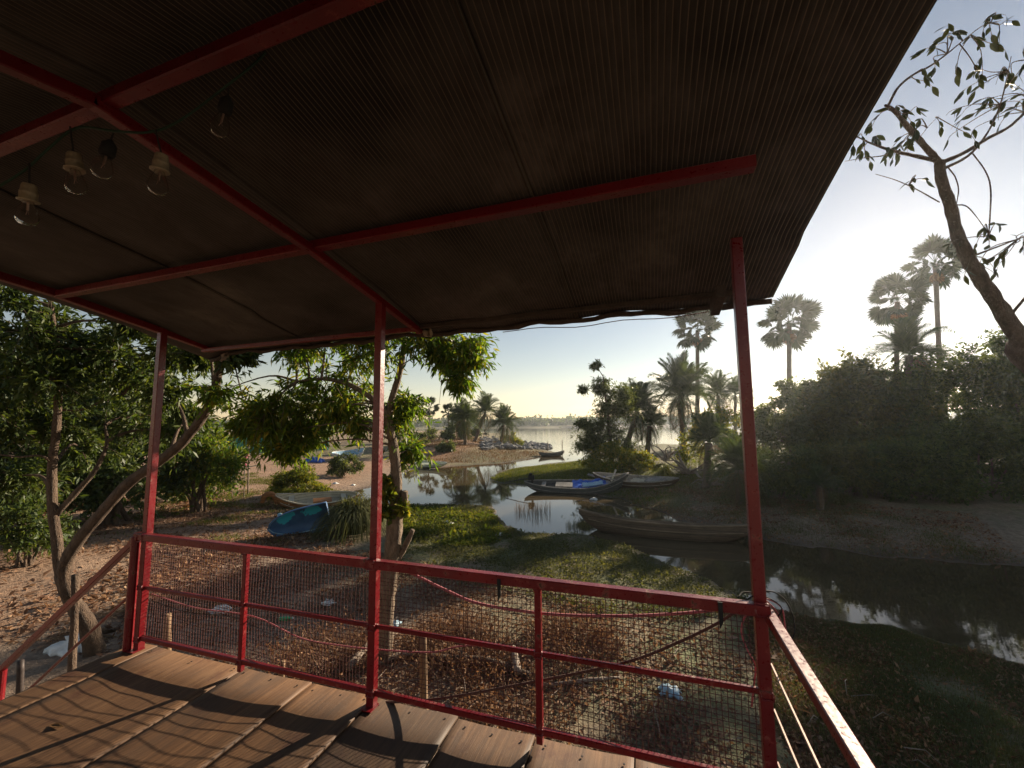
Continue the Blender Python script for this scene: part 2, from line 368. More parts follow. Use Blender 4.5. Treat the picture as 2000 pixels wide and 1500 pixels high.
# ------------------------------------------------------------------ terrain
SHORE = np.array([(4.9, 8.1), (4.4, 8.3), (3.7, 8.7), (3.0, 8.9), (2.3, 9.0), (1.8, 9.2), (1.3, 9.9), (.6, 10.9), (-.3, 11.9), (-1.0, 12.4), (-2.2, 13.2),
    (-3.2, 12.8), (-4.0, 12.7), (-5.1, 14.4), (-6.3, 16.2), (-7.7, 16.4), (-9.9, 15.8), (-12.1, 15.2), (-13.3, 15.7), (-14.4, 17.7), (-14.8, 20.2),
    (-16.3, 24.1), (-17.3, 27.6), (-15.9, 29.8), (-13.9, 32.4), (-12.0, 34.2), (-11.5, 38.0), (-10.5, 42.0), (-9.0, 45.2), (-9.3, 46.7),
    (-13.4, 53.6), (-19.3, 66.6), (-28.0, 88.6), (-44, 134), (-58, 150), (-122, 204), (-260, 300), (-183, 320), (-114, 345), (-52, 352), (120, 360), (420, 330), (560, 220), (420, 140), (160, 90), (60, 72), (8.8, 61.9),
    (2.3, 63.5), (-6.2, 62.2), (-7.8, 52.5), (-5.3, 42.4), (-6.2, 38.1), (-8.0, 35.6), (-10.2, 30.8), (-10.4, 28.6), (-9.9, 25.7), (-9.2, 23.8),
    (-7.4, 22.3), (-5.6, 22.2), (-3.6, 21.8), (-2.1, 20.1), (-.6, 18.3), (.5, 16.9), (1.4, 15.3), (1.9, 14.7), (3.2, 13.9), (4.2, 13.3), (5.2, 13.1),
    (6.7, 13.0), (8.1, 13.0), (14, 13.1), (26, 13.0), (60, 10), (60, -14), (22, 1.5), (13, 4.6), (8, 6.6)])
def vnoise(x, y, seed=0):
    def hsh(i, j): 
        n = (i*374761393+j*668265263+seed*974711) & 0x7fffffff
        n = ((n ^ (n >> 13))*1274126177) & 0x7fffffff
        return ((n ^ (n >> 16)) & 0xffff)/65535.0
    xi = np.floor(x).astype(np.int64); yi = np.floor(y).astype(np.int64); u = x-xi; v = y-yi
    u = u*u*(3-2*u); v = v*v*(3-2*v)
    return (hsh(xi, yi)*(1-u)+hsh(xi+1, yi)*u)*(1-v)+(hsh(xi, yi+1)*(1-u)+hsh(xi+1, yi+1)*u)*v
def fbm(x, y, seed=0, o=4):
    s = 0; a = .5
    for i in range(o): s = s+a*vnoise(x*2**i, y*2**i, seed+i); a *= .5
    return s
def shore_dist(x, y):
    x = np.asarray(x, float); y = np.asarray(y, float); d = np.full(x.shape, 1e9); ins = np.zeros(x.shape, bool)
    A = SHORE; B = np.roll(SHORE, -1, axis=0)
    for (ax, ay), (bx, by) in zip(A, B):
        ex, ey = bx-ax, by-ay; t = np.clip(((x-ax)*ex+(y-ay)*ey)/(ex*ex+ey*ey), 0, 1)
        d = np.minimum(d, np.hypot(x-ax-t*ex, y-ay-t*ey))
        c = (ay > y) != (by > y)
        if by != ay: ins ^= c & (x < ax+(y-ay)*ex/(by-ay))
    return np.where(ins, -d, d)           # positive on land
def sstep(a, b, x): t = np.clip((x-a)/(b-a), 0, 1); return t*t*(3-2*t)
def height(x, y):
    x = np.asarray(x, float); y = np.asarray(y, float)
    d = shore_dist(x, y)+(fbm(x*1.1, y*1.1, 3)-.47)*.9*sstep(2, 6, y+0*x)
    right = sstep(-4, 1, x)*sstep(11, 13, y)*(1-sstep(55, 70, y)); pen = sstep(33, 40, y)*sstep(-7, -12, x)*(1-sstep(200, 260, y))
    leftland = sstep(-9, -16, x)*(1-sstep(33, 40, y))
    island = sstep(-1, -4, x)*sstep(21, 23, y)*(1-pen)*(1-sstep(40, 46, y))*sstep(-12, -10.5, x)
    cap = .38+.65*right*(1-island)+.75*pen+.35*leftland; cap = cap*(1-island)+.16*island
    far = sstep(250, 330, y); cap = cap+far*2.5
    slope = .085+.09*right+.03*pen
    up = cap*(1-np.exp(-np.maximum(d, 0)*slope/cap))
    dn = -.9*(1-np.exp(-np.maximum(-d, 0)*.10/.9))
    h = np.where(d > 0, up, dn)
    rough = (fbm(x*.9, y*.9, 11)-.47)*.16+(fbm(x*4, y*4, 21, 3)-.44)*.05
    h = h+rough*np.where(d > 0, np.clip(d*.6, .12, 1), .2)
    # earth track and mound along the spit
    tx = np.interp(y, [36, 44, 52, 62, 95, 150], [-16, -17.5, -21, -27, -40, -75])
    h = h+pen*.5*np.exp(-((x-tx+3)/4.0)**2)
    return h
def axis_pts(lo, hi, step, far_lo, far_hi, g=1.14):
    a = list(np.arange(lo, hi+1e-6, step)); s = step; p = lo; L = []
    while p > far_lo: s = min(s*g, 25); p -= s; L.append(p)
    s = step; p = hi; Rr = []
    while p < far_hi: s = min(s*g, 25); p += s; Rr.append(p)
    return np.array(L[::-1]+a+Rr)
gx = axis_pts(-15, 11, .13, -690, 690); gy = axis_pts(-2, 26, .13, -150, 690)
X, Y = np.meshgrid(gx, gy); Z = height(X, Y)
def hmap(x, y):                         # bilinear lookup in the finished ground sheet
    x = np.asarray(x, float); y = np.asarray(y, float); i = np.clip(np.searchsorted(gx, x)-1, 0, len(gx)-2); j = np.clip(np.searchsorted(gy, y)-1, 0, len(gy)-2)
    u = np.clip((x-gx[i])/(gx[i+1]-gx[i]), 0, 1); v = np.clip((y-gy[j])/(gy[j+1]-gy[j]), 0, 1)
    return (Z[j, i]*(1-u)+Z[j, i+1]*u)*(1-v)+(Z[j+1, i]*(1-u)+Z[j+1, i+1]*u)*v
def H(x, y): return float(hmap(x, y))
def G(px, py):                          # where a line of sight meets the ground
    d = ray(px, py); t = np.concatenate([np.linspace(2, 40, 1500), np.geomspace(40, 600, 600)])
    P = CP+d[None, :]*t[:, None]; below = P[:, 2] < np.maximum(hmap(P[:, 0], P[:, 1]), 0)
    i = int(np.argmax(below)) if below.any() else len(t)-1
    return P[i]
nx, ny = len(gx), len(gy)
V = np.stack([X.ravel(), Y.ravel(), Z.ravel()], 1)
idx = np.arange(nx*ny).reshape(ny, nx)
F = np.stack([idx[:-1, :-1].ravel(), idx[:-1, 1:].ravel(), idx[1:, 1:].ravel(), idx[1:, :-1].ravel()], 1)
me = np_mesh('ground', V, F)
D = shore_dist(X, Y).ravel(); xf, yf, zf = X.ravel(), Y.ravel(), Z.ravel()
nb = (yf < 13) & (D > 0)
grass = np.zeros(len(xf)); red = np.zeros(len(xf))
gn = fbm(xf*.45, yf*.45, 40)
grass = np.where(yf < 17, sstep(7.5, 2.5, D-3*(gn-.45)+np.clip(-xf-7, 0, 9)*.4)*sstep(.05, .6, D), grass)
grass = np.where((xf > 1) & (yf < 12), np.clip(grass+.35*sstep(2.5, 4, yf), 0, 1), grass)
isl = (xf < -1) & (xf > -12) & (yf > 21) & (yf < 46); grass = np.where(isl, .95, grass)
rb = (xf > -2) & (yf > 12.5) & (yf < 60); fr = sstep(17, 20, yf); grass = np.where(rb, .55*sstep(.2, .6, zf)*(1-sstep(.52, .66, zf)*sstep(2.8, 4, xf))+.15+.5*fr, grass)
red = np.where(rb, .55*sstep(.45, .62, zf)*(1-fr), red)
ll = (xf < -9) & (yf < 36); red = np.where(ll, sstep(-8, -14, xf)*.5*sstep(.5, 3, D), red); grass = np.where(ll, grass*.6, grass)
bb = (xf > -4) & (xf < 4) & (yf > 17.5) & (yf < 45); grass = np.where(bb & (D > 0), .8, grass); red = np.where(bb, 0, red)
pe = (yf > 31) & (xf < -8); red = np.where(pe, .25*sstep(.3, .6, zf), red); grass = np.where(pe, .75*(1-sstep(.9, 1.2, zf)), grass)
tx = np.interp(yf, [36, 44, 52, 62, 95, 150], [-16, -17.5, -21, -27, -40, -75]); tr = np.exp(-((xf-tx+3)/2.2)**2)*pe
red = np.maximum(red, tr); grass = grass*(1-tr)
red = np.where((yf < 5) & (xf < -9), .45, red)
wet = sstep(.9, .0, D)*sstep(-.4, .05, zf+.2)
fb = yf > 250; grass = np.where(fb, .8, grass); red = np.where(fb, 0, red)
colr = np.stack([np.clip(grass, 0, 1), np.clip(red, 0, 1), np.clip(wet, 0, 1), np.ones(len(xf))], 1).astype(np.float32)
ca = me.color_attributes.new('mask', 'FLOAT_COLOR', 'POINT'); ca.data.foreach_set('color', colr.ravel())
gro = link('ground', me, 'earth', None, True); tag(gro, 'brown earth bank with patches of moss and litter', None, None, 'structure')
wm = MB(); wm.add([(-680, -140, 0), (680, -140, 0), (680, 680, 0), (-680, 680, 0)], [(0, 1, 2, 3)])
tag(wm.build('water', 'pond_water'), 'still brown creek opening into a wide lake', None, None, 'structure')

# ------------------------------------------------------------------ foliage helpers
def leaf_mesh(name, P, Dr, N, ln, wd, fold=.25):
    """one folded diamond leaf (two triangles) per point"""
    P = np.asarray(P); n = len(P)
    Dr = Dr/(np.linalg.norm(Dr, axis=1, keepdims=True)+1e-9)
    Sd = np.cross(Dr, N); Sd /= (np.linalg.norm(Sd, axis=1, keepdims=True)+1e-9); Nn = np.cross(Sd, Dr)
    ln = np.asarray(ln).reshape(-1, 1); wd = np.asarray(wd).reshape(-1, 1)
    mid = P+Dr*ln*.45+Nn*wd*fold
    V = np.stack([P, mid+Sd*wd, P+Dr*ln, mid-Sd*wd], 1).reshape(-1, 3)
    b = np.arange(n)*4
    F = np.concatenate([np.stack([b, b+1, b+2], 1), np.stack([b, b+2, b+3], 1)], 1).reshape(-1, 3)
    return np_mesh(name, V, F)
def rdir(n): v = rng.normal(size=(n, 3)); return v/np.linalg.norm(v, axis=1, keepdims=True)
def clump_leaves(clumps, twigs, per, ll, lw, droop=.5, inner=.15, tw=None, dens=None):
    """twigs radiate from each clump centre and droop, leaves sit along them"""
    PP, DD, NN, LL = [], [], [], []
    for (c, r) in clumps:
        c = np.array(c); r = np.array(r, float)*np.ones(3); k = max(3, int(twigs*rng.uniform(.75, 1.25)))
        d = rdir(k); L = .45+.95*rng.random((k, 1))**1.5+(rng.random((k, 1)) < .06)*rng.random((k, 1))*.8
        st = c+d*r*inner; en = c+d*r*L; dr = np.zeros((k, 3)); dr[:, 2] = -droop*np.mean(r)*rng.uniform(.1, .6, k)
        md = (st+en)/2-dr*.25; en = en+dr
        t = rng.uniform(.12, 1.0, (k, per, 1))
        pts = (1-t)**2*st[:, None]+2*t*(1-t)*md[:, None]+t*t*en[:, None]
        tan = 2*(1-t)*(md-st)[:, None]+2*t*(en-md)[:, None]; tan = tan/(np.linalg.norm(tan, axis=2, keepdims=True)+1e-9)
        pts = pts+rng.normal(size=pts.shape)*ll*.25
        ld = tan*.6+rng.normal(size=pts.shape)*.55; ld[..., 2] -= droop*.7
        PP.append(pts.reshape(-1, 3)); DD.append(ld.reshape(-1, 3))
        nn = rng.normal(size=pts.shape)*.8; nn[..., 2] += .7; NN.append(nn.reshape(-1, 3))
        if tw is not None:
            for i in range(0, k, 2):
                q = [st[i], md[i]*.9+st[i]*.1, en[i]]; tw.tube(smooth_path(q, 2), resamp([.006, .004, .002], 5), 3, False)
    P = np.concatenate(PP); n = len(P); s = rng.uniform(.65, 1.25, n)
    return P, np.concatenate(DD), np.concatenate(NN), ll*s, lw*s
def branchy(mb, trunkpts, clumps, r0=.03, n=5):
    T = np.array(trunkpts)
    for c, r in clumps:
        c = np.array(c); dd = np.linalg.norm(T-c, axis=1)+np.maximum(0, T[:, 2]-c[2])*1.5; a = T[int(np.argmin(dd))]
        m1 = a*.6+c*.4+np.array([0, 0, .08*np.linalg.norm(c-a)])+rng.normal(size=3)*.03*np.linalg.norm(c-a)
        p = smooth_path([a, m1, c], 4); mb.tube(p, resamp([r0, r0*.6, r0*.25], len(p)), n, False)

def tree(name, label, group, base, limbs, clumps, leafmat, barkmat, twigs, per, ll, lw, droop=.5, br=.03, twigtubes=True, jit=.06):
    t = thing(name, base, label, 'tree', group, None)
    tm = MB(); pts = []
    for path, rr in limbs:
        p = smooth_path(path, 5); tm.tube(p, resamp(rr, len(p)), 9, True, jit); pts.append(p)
    tm.build('trunk', barkmat, t, True)
    bm = MB(); branchy(bm, np.vstack(pts), clumps, br)
    tw = bm if twigtubes else None
    P, Dd, N, l, w = clump_leaves(clumps, twigs, per, ll, lw, droop, tw=tw)
    if bm.v: bm.build('branches', barkmat, t, True)
    me = leaf_mesh('crown', P, Dd, N, l, w); link('crown', me, leafmat, t)
    return t
def shrub(name, label, group, base, w, d, h, nclump, leafmat, twigs, per, ll, lw, droop=.3, cat='shrub', stems=6, lift=.0, cr=.30, shape=1.0):
    base = np.array(base, float); t = thing(name, base, label, cat, group, None)
    cl = []
    for i in range(nclump):
        v = rdir(1)[0]; v[2] = abs(v[2])*1.0; s = rng.uniform(.45, 1.0)**.6
        k = 1.0 if shape == 1.0 else (1-.5*v[2]*(shape-1))
        c = base+np.array([v[0]*w/2*s*k, v[1]*d/2*s*k, lift+h*(.12+.80*abs(v[2])*s)])
        cl.append((c, np.array([w, d, h])*cr*rng.uniform(.55, 1.0)*np.array([.6, .6, .55])+ll*.5))
    sm = MB()
    for i in range(stems):
        c = cl[i % len(cl)][0]; b0 = base+np.array([rng.normal()*w*.06, rng.normal()*d*.06, -.05])
        p = smooth_path([b0, (b0*.5+c*.5)+np.array([0, 0, h*.08]), c], 4); sm.tube(p, resamp([.012*h+.01, .004], len(p)), 5, False)
    sm.build('stem', 'bark', t, True)
    P, Dd, N, l, wd = clump_leaves(cl, twigs, per, ll, lw, droop)
    k = P[:, 2] > base[2]-.05
    link('foliage', leaf_mesh('foliage', P[k], Dd[k], N[k], l[k], wd[k]), leafmat, t)
    return t
def blades(P, hgt, wid, lean=.35, seg=1):
    """upright grass blades: bent two-quad strips"""
    P = np.asarray(P); n = len(P); a = rng.uniform(0, 2*math.pi, n); hgt = hgt*rng.uniform(.5, 1.2, n); wid = wid*rng.uniform(.7, 1.2, n)
    d = np.stack([np.cos(a), np.sin(a), 0*a], 1); s = np.stack([-np.sin(a), np.cos(a), 0*a], 1)
    le = np.abs(rng.normal(size=n))*lean
    m = P+d*(le*hgt*.3)[:, None]; m[:, 2] += hgt*.6; tp = P+d*(le*hgt)[:, None]; tp[:, 2] += hgt*np.maximum(.25, 1-le*.5)
    w = (s*wid[:, None]*.5)
    Vv = np.stack([P-w, P+w, m+w*.75, m-w*.75, tp], 1).reshape(-1, 3); b = np.arange(n)*5
    Ff = np.concatenate([np.stack([b, b+1, b+2], 1), np.stack([b, b+2, b+3], 1), np.stack([b+3, b+2, b+4], 1)], 1).reshape(-1, 3)
    return Vv, Ff

def fountain(P, R, hgt, wid, up=1.0):
    """arching strap leaves thrown out from a crown"""
    P = np.asarray(P); n = len(P); a = rng.uniform(0, 2*math.pi, n); R = R*rng.uniform(.3, 1.3, n); hgt = hgt*rng.uniform(.55, 1.15, n); wid = wid*rng.uniform(.7, 1.3, n)
    d = np.stack([np.cos(a), np.sin(a), 0*a], 1); s = np.stack([-np.sin(a), np.cos(a), 0*a], 1); rows = []
    for t, wf in ((0, .8), (.25, 1), (.5, .9), (.75, .6), (1, .08)):
        c = P+d*(R*t**1.3)[:, None]; c[:, 2] += hgt*(2.3*t-(1.35+1.15*R/(R.max()+1e-6)*up)*t*t); w = s*(wid*wf*.5)[:, None]; rows += [c-w, c+w]
    V = np.stack(rows, 1).reshape(-1, 3); b = np.arange(n)*10
    F = np.concatenate([np.stack([b+2*i, b+2*i+1, b+2*i+3, b+2*i+2], 1) for i in range(4)]); return V, F

# ------------------------------------------------------------------ pavilion
DZ, RY = 1.75, 2.20
PX = (-3.68, -1.615, 0.45)
BACK = -0.75
pav = thing('pavilion', (0, 0, 0), 'red steel pavilion with plywood deck, mesh railing and reed mat roof', 'pavilion', None, None)
def prof(y):                              # underside of the roof frame along Y
    return CAMZ+float(np.interp(y, [-1.4, .72, .95, 1.24, 1.62, 1.9, 2.16, 2.6, 2.8], [.62, 1.0, .975, .935, .885, .83, .785, .70, .66]))
# deck planks: wide plywood boards, each cupped a little, edges lifted
deck = MB(); deck.beam((PX[0]-.1, RY+.02, DZ-.09), (PX[2]+.06, RY+.02, DZ-.09), .05, .08)
deck.beam((PX[0]-.1, BACK, DZ-.09), (PX[2]+.06, BACK, DZ-.09), .05, .08)
for y in (.2, 1.2): deck.beam((PX[0]-.1, y, DZ-.09), (PX[2]+.06, y, DZ-.09), .05, .08)
deck = deck.build('deck_frame', 'dark_steel', pav)
joints = [-3.83, -3.60, -2.70, -2.12, -1.635, -1.085, -.63, -.125, .40]
for i, (a, b) in enumerate(zip(joints[:-1], joints[1:])):
    a += .004; b -= .004; n, mm = 12, 14; front = RY+.075+rng.uniform(-.010, .008); V = []; cup = rng.uniform(.005, .009)*min(1, (b-a)/.5)*(0.2 if i == 0 else 1); tilt = rng.uniform(-.006, .006)
    for j in range(mm+1):
        y = -1.15+(front+1.15)*j/mm
        for k in range(n+1):
            u = k/n*2-1; z = DZ-cup+cup*u*u+tilt*u+.003*math.sin(y*2+i); V.append(((a+b)/2+(b-a)/2*u, y, z))
    top = len(V); V += [(x, y, z-.016) for x, y, z in V]
    w = n+1; F = [(j*w+k, j*w+k+1, (j+1)*w+k+1, (j+1)*w+k) for j in range(mm) for k in range(n)]
    F += [(top+q[3], top+q[2], top+q[1], top+q[0]) for q in F]
    ring = [k for k in range(n+1)]+[j*w+n for j in range(1, mm+1)]+[mm*w+k for k in range(n-1, -1, -1)]+[j*w for j in range(mm-1, 0, -1)]
    F += [(ring[(q+1) % len(ring)], ring[q], top+ring[q], top+ring[(q+1) % len(ring)]) for q in range(len(ring))]
    m = MB(); m.add(V, F); m.build('plank', 'plywood', deck, True)
    nl = MB()
    for y in (-.7, .2, 1.2, RY+.02):
        for x in (a+.05, (a+b)/2, b-.05)[:(3 if b-a > .4 else 1)]:
            u = (x-(a+b)/2)/((b-a)/2); nl.lathe([(.0, 0), (.006, 0), (.006, .0025), (.0, .003)], (x+rng.normal()*.012, y+rng.normal()*.012, DZ-cup+cup*u*u+tilt*u+.002), 8)
    tag(nl.build('nail_heads', 'dark_steel', deck), None, None, None, 'stuff')
# posts
tops = [CAMZ+.755, CAMZ+.79, CAMZ+.90]
for x, zt in zip(PX, tops):
    g = H(x, RY); m = MB(); m.beam((x, RY, g-.3), (x, RY, zt), .05, .05, (0, 1, 0)); p = m.build('post', 'red_paint', pav)
    m = MB(); m.box((x, RY-.02, DZ+.006), (.075, .08, .006)); m.build('base_plate', 'red_paint', p)
for x in PX:
    m = MB(); m.beam((x, BACK, H(x, BACK)-.3), (x, BACK, prof(BACK)), .05, .05, (0, 1, 0)); m.build('post', 'red_paint', pav)
# front railing
rl = MB(); rl.beam((PX[0]-.07, RY-.028, DZ+.825), (PX[2]+.03, RY-.028, DZ+.815), .05, .05); rail = rl.build('top_rail', 'red_paint', pav)
m = MB(); m.beam((PX[0], RY, DZ+.445), (PX[2], RY, DZ+.455), .022, .025); m.build('middle_rail', 'red_paint', pav)
m = MB(); m.beam((PX[0], RY, DZ+.085), (PX[2], RY, DZ+.075), .028, .032); m.build('bottom_rail', 'red_paint', pav)
for x in (-2.66, -.59):
    m = MB(); m.beam((x, RY+.002, DZ+.02), (x, RY+.002, DZ+.80), .034, .034, (0, 1, 0)); m.build('baluster', 'red_paint', pav)
# wire mesh, one sheet per bay
bays = [PX[0], -2.66, PX[1], -.59, PX[2]]
def wire_sheet(x0, x1):
    m = MB(); z0, z1 = DZ+.075, DZ+.81; r = .0020
    ph = rng.uniform(0, 6, 4)
    def wob(x, z): return .010*math.sin(x*3.1+ph[0])*math.sin(z*4+ph[1])+.004*math.sin(x*9+z*7+ph[2])
    n = int((x1-x0)/.0255)
    for i in range(1, n):
        x = x0+(x1-x0)*i/n; q = [(x+.004*math.sin(z*6+i*.7), RY+.012+wob(x, z), z) for z in np.linspace(z0, z1, 7)]; m.tube(q, r, 3, False)
    k = int((z1-z0)/.0255)
    for j in range(1, k):
        z = z0+(z1-z0)*j/k; q = [(x, RY+.0145+wob(x, z), z+.005*math.sin(x*5+j)+.003*math.sin(x*13+j*2)) for x in np.linspace(x0, x1, 12)]; m.tube(q, r, 3, False)
    return tag(m.build('wire_mesh', 'wire_red', pav), None, None, None, 'stuff')
for a, b in zip(bays[:-1], bays[1:]): wire_sheet(a+.02, b-.02)
# weld beads where the bars meet
def weld(x, y, z, w, h, parent=None):
    q = [(x+sx*w, y+.006*rng.normal()*.3, z+sz*h) for sx, sz in ((-1, -1), (1, -1), (1, 1), (-1, 1), (-1, -1))]; P = []
    for a, b in zip(q[:-1], q[1:]):
        for t in np.linspace(0, 1, 6)[:-1]: P.append(np.array(a)*(1-t)+np.array(b)*t+rng.normal(size=3)*.0012)
    m = MB(); m.tube(P+[P[0]], [.0035+.0012*rng.random() for _ in range(len(P)+1)], 5); m.build('weld_bead', 'red_paint', pav, True)
for x in PX:
    for z in (DZ+.45, DZ+.08): weld(x, RY-.026, z, .024, .016)
    weld(x, RY-.053, DZ+.82, .028, .027)
for x in (-2.66, -.59):
    for z in (DZ+.45, DZ+.08, DZ+.79): weld(x, RY-.017, z, .019, .014)
# side railing on the right: sloping view of the hand rail and two slack wires
m = MB(); m.beam((PX[2]+.035, RY+.02, DZ+.785), (PX[2]+.035, BACK, DZ+.745), .042, .042); m.build('hand_rail', 'red_paint', pav)
for z0, z1, dx in ((.575, .535, .03), (.385, .37, .03), (.17, .16, .03)):
    m = MB(); m.tube([(PX[2]+dx, y, DZ+z0+(z1-z0)*(RY-y)/1.0-.02*math.sin(math.pi*(RY-y)/3)) for y in np.linspace(RY, BACK, 8)], .0055, 6); m.build('side_wire', 'wire_bare', pav)
# stair on the left: newels, hand rail, lower rail, treads
NX, NY = PX[0]-.075, RY-.03
m = MB(); m.tube([(NX, NY, DZ+.0), (NX, NY, DZ+.815)], .030, 14); nw = m.build('newel', 'red_paint', pav, False)
m = MB(); m.lathe([(.0, 0), (.031, 0), (.034, .004), (.030, .010), (.0, .012)], (NX, NY, DZ+.815), 16); m.build('cap', 'red_paint', nw, True)
LX, LY, LZ = -5.66, RY+.10, 1.20
m = MB(); m.tube([(LX, LY, H(LX, LY)-.25), (LX, LY, LZ+.02)], .034, 14); m.build('newel', 'red_paint', pav)
m = MB(); m.beam((NX, NY, DZ+.79), (LX-.05, LY, LZ-.005), .045, .045); m.build('stair_rail', 'red_paint', pav)
m = MB(); m.beam((NX, NY, DZ+.40), (LX, LY, LZ-.40), .02, .02); m.build('stair_lower_rail', 'red_paint', pav)
for i in range(5):
    f = (i+.6)/5.4; x = -3.86-1.75*f; z = DZ-.05-(DZ-H(-5.6, 1.8)-.1)*f
    m = MB(); m.box((x, 1.72, z), (.30, .95, .03)); m.build('tread', 'plywood', pav)
for y in (1.28, 2.16):
    m = MB(); m.beam((-3.83, y, DZ-.12), (-5.66, y, H(-5.6, y)+.02), .04, .09); m.build('stringer', 'dark_steel', pav)
# roof frame
def rafter(x, y0, y1, w=.042, h=.042, dz=.0):
    m = MB(); ys = [y for y in (-1.35, .72, 1.62, 2.16, 2.66) if y0 <= y <= y1]
    ys = sorted(set([y0, y1]+ys))
    for a, b in zip(ys[:-1], ys[1:]): m.beam((x, a, prof(a)+h/2+dz), (x, b+.004, prof(b)+h/2+dz), w, h)
    return m.build('rafter', 'red_paint', pav)
rafter(PX[1], -1.35, 2.68); rafter(PX[0]-.14, -1.35, 2.70, .05, .05, .01)
m = MB(); m.beam((-3.80, 1.63, CAMZ+.915), (.41, 1.63, CAMZ+.945), .055, .045); m.build('purlin', 'red_paint', pav)
m = MB(); m.beam((-3.80, .755, CAMZ+1.0), (.45, .755, CAMZ+1.085), .042, .042); m.build('ridge_beam', 'red_paint', pav)
m = MB(); m.beam((-3.85, 2.64, CAMZ+.70), (-1.62, 2.64, CAMZ+.715), .035, .035); m.build('eave_beam', 'red_paint', pav)
m = MB(); m.beam((-1.60, 2.66, CAMZ+.735), (.52, 2.66, CAMZ+.765), .03, .03); m.build('eave_beam', 'batten_dark', pav)
m = MB(); m.beam((-3.80, 0.02, CAMZ+.91), (.45, 0.02, CAMZ+.91), .055, .045); m.build('purlin', 'red_paint', pav)
m = MB(); m.beam((.42, 2.50, CAMZ+.735), (.42, 2.74, CAMZ+.69), .05, .075); m.build('bracket', 'batten_dark', pav)
# roof mats, lying on the frame, edges sagging, the right one bellying out past the post
def mat_z(x, y):
    z = np.interp(y, [-1.4, .75, 1.22, 1.41, 1.69, 1.96, 2.2, 2.66, 2.82], [.70, 1.12, 1.04, 1.01, .965, .915, .87, .765, .725])
    z += .02*(x+1.6)/2.0*np.interp(y, [.7, 2.7], [.2, 1.0])
    if y > 2.3: z += -.012*(.5+.5*math.sin(x*4.2))-.008*math.sin(x*11)
    if x > .45: z += -.014*((x-.45)/.3)**2+.004*math.sin(y*6)*(x-.45)/.3
    if x < -3.8: z += -.03*((-3.8-x)/.15)
    return CAMZ+z+.004*math.sin(x*7+y*5)
edges = [-3.98, -2.78, -1.62, -.46, .70]
ysv = np.concatenate([np.linspace(-1.4, .75, 14), np.linspace(.85, 2.82, 24)])
for i, (a, b) in enumerate(zip(edges[:-1], edges[1:])):
    xs = np.linspace(a-.03, b+.03, 30); V = []; nxx = len(xs)
    for y in ysv:
        for x in xs:
            yy = y
            if x > .45: yy = y-.10*((x-.45)/.27)**2*np.interp(y, [1.8, 2.8], [0, 1.0])
            xx = x
            V.append((xx, yy, mat_z(x, y)+.009*(i % 2)))
    F = [(j*nxx+k, j*nxx+k+1, (j+1)*nxx+k+1, (j+1)*nxx+k) for j in range(len(ysv)-1) for k in range(nxx-1)]
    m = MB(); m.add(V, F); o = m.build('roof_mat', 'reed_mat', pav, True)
    sm = o.modifiers.new('thickness', 'SOLIDIFY'); sm.thickness = .007; sm.offset = 1
    if i:
        m = MB(); m.tube([(a+.02, y, mat_z(a+.02, y)+.001) for y in ysv], .004, 5); m.build('seam', 'batten_dark', o)
# rolled hem along the eave
m = MB(); xs = np.linspace(-3.98, .72, 60)
m.tube([(x, 2.81-(.10*((x-.45)/.27)**2 if x > .45 else 0), mat_z(x, 2.81)-.012+.006*math.sin(x*23)) for x in xs], [.016+.006*math.sin(x*9)**2 for x in xs], 7); m.build('hem', 'batten_dark', pav, True)
m = MB(); m.tube([(x, 2.835, mat_z(x, 2.82)-.03-.02*math.sin(math.pi*((x+1.0)/1.4))) for x in np.linspace(-1.0, .4, 14)], .003, 4); m.build('hem_cord', 'rust_rope', pav)
# frayed scrap of mat at the rafter tail
def scrap(x, y, z, s, name, mat):
    V = []
    for j in range(6):
        for k in range(6): V.append((x+s*(k/5-.5)+.01*rng.normal(), y+.015*rng.normal(), z-s*j/5*.9+.01*rng.normal()))
    m = MB(); m.add(V, [(j*6+k, j*6+k+1, j*6+k+7, j*6+k+6) for j in range(5) for k in range(5)]); o = m.build(name, mat, pav, True)
    q = o.modifiers.new('thickness', 'SOLIDIFY'); q.thickness = .003; return o
scrap(-1.57, 2.72, CAMZ+.735, .07, 'frayed_scrap', 'cream_ceramic'); scrap(-3.78, 2.80, CAMZ+.70, .09, 'frayed_scrap', 'dead_wood')

# things tied to the pavilion
def cord(name, pts, r, mat, label, cat, group=None, n=6, k=5):
    m = MB(); m.tube(smooth_path(pts, k), r, n); o = m.build(name, mat, None, True); return tag(o, label, cat, group)
YO = RY+.045
cord('rope', [ony(*p, YO) for p in [(752, 1098), (800, 1118), (870, 1152), (940, 1180), (1070, 1199), (1210, 1203), (1330, 1198), (1400, 1190), (1425, 1180)]], .0075, 'pink_rope', 'thick pink rope sagging behind the mesh right of the middle post', 'rope')
cord('rope', [ony(*p, YO+.01) for p in [(296, 1160), (320, 1168), (385, 1188), (495, 1204), (586, 1246), (660, 1260), (729, 1268), (840, 1274), (900, 1262), (980, 1262), (1050, 1282)]], .0045, 'pink_rope', 'thin pink cord strung low across the mesh from the left post', 'rope')
cord('rope', [ony(*p, YO-.005) for p in [(1480, 1180), (1455, 1205), (1448, 1235), (1460, 1270), (1475, 1300), (1472, 1340), (1468, 1380)]], .004, 'pink_rope', 'loose pink cord end hanging beside the right corner post', 'rope')
cord('rope', [ony(*p, YO+.02) for p in [(690, 1372), (800, 1370), (900, 1358), (1050, 1330), (1160, 1308), (1250, 1285), (1330, 1252), (1400, 1218), (1445, 1188)]], .007, 'rust_rope', 'dark rusty rod slanting across the mesh up to the right corner', 'rope')
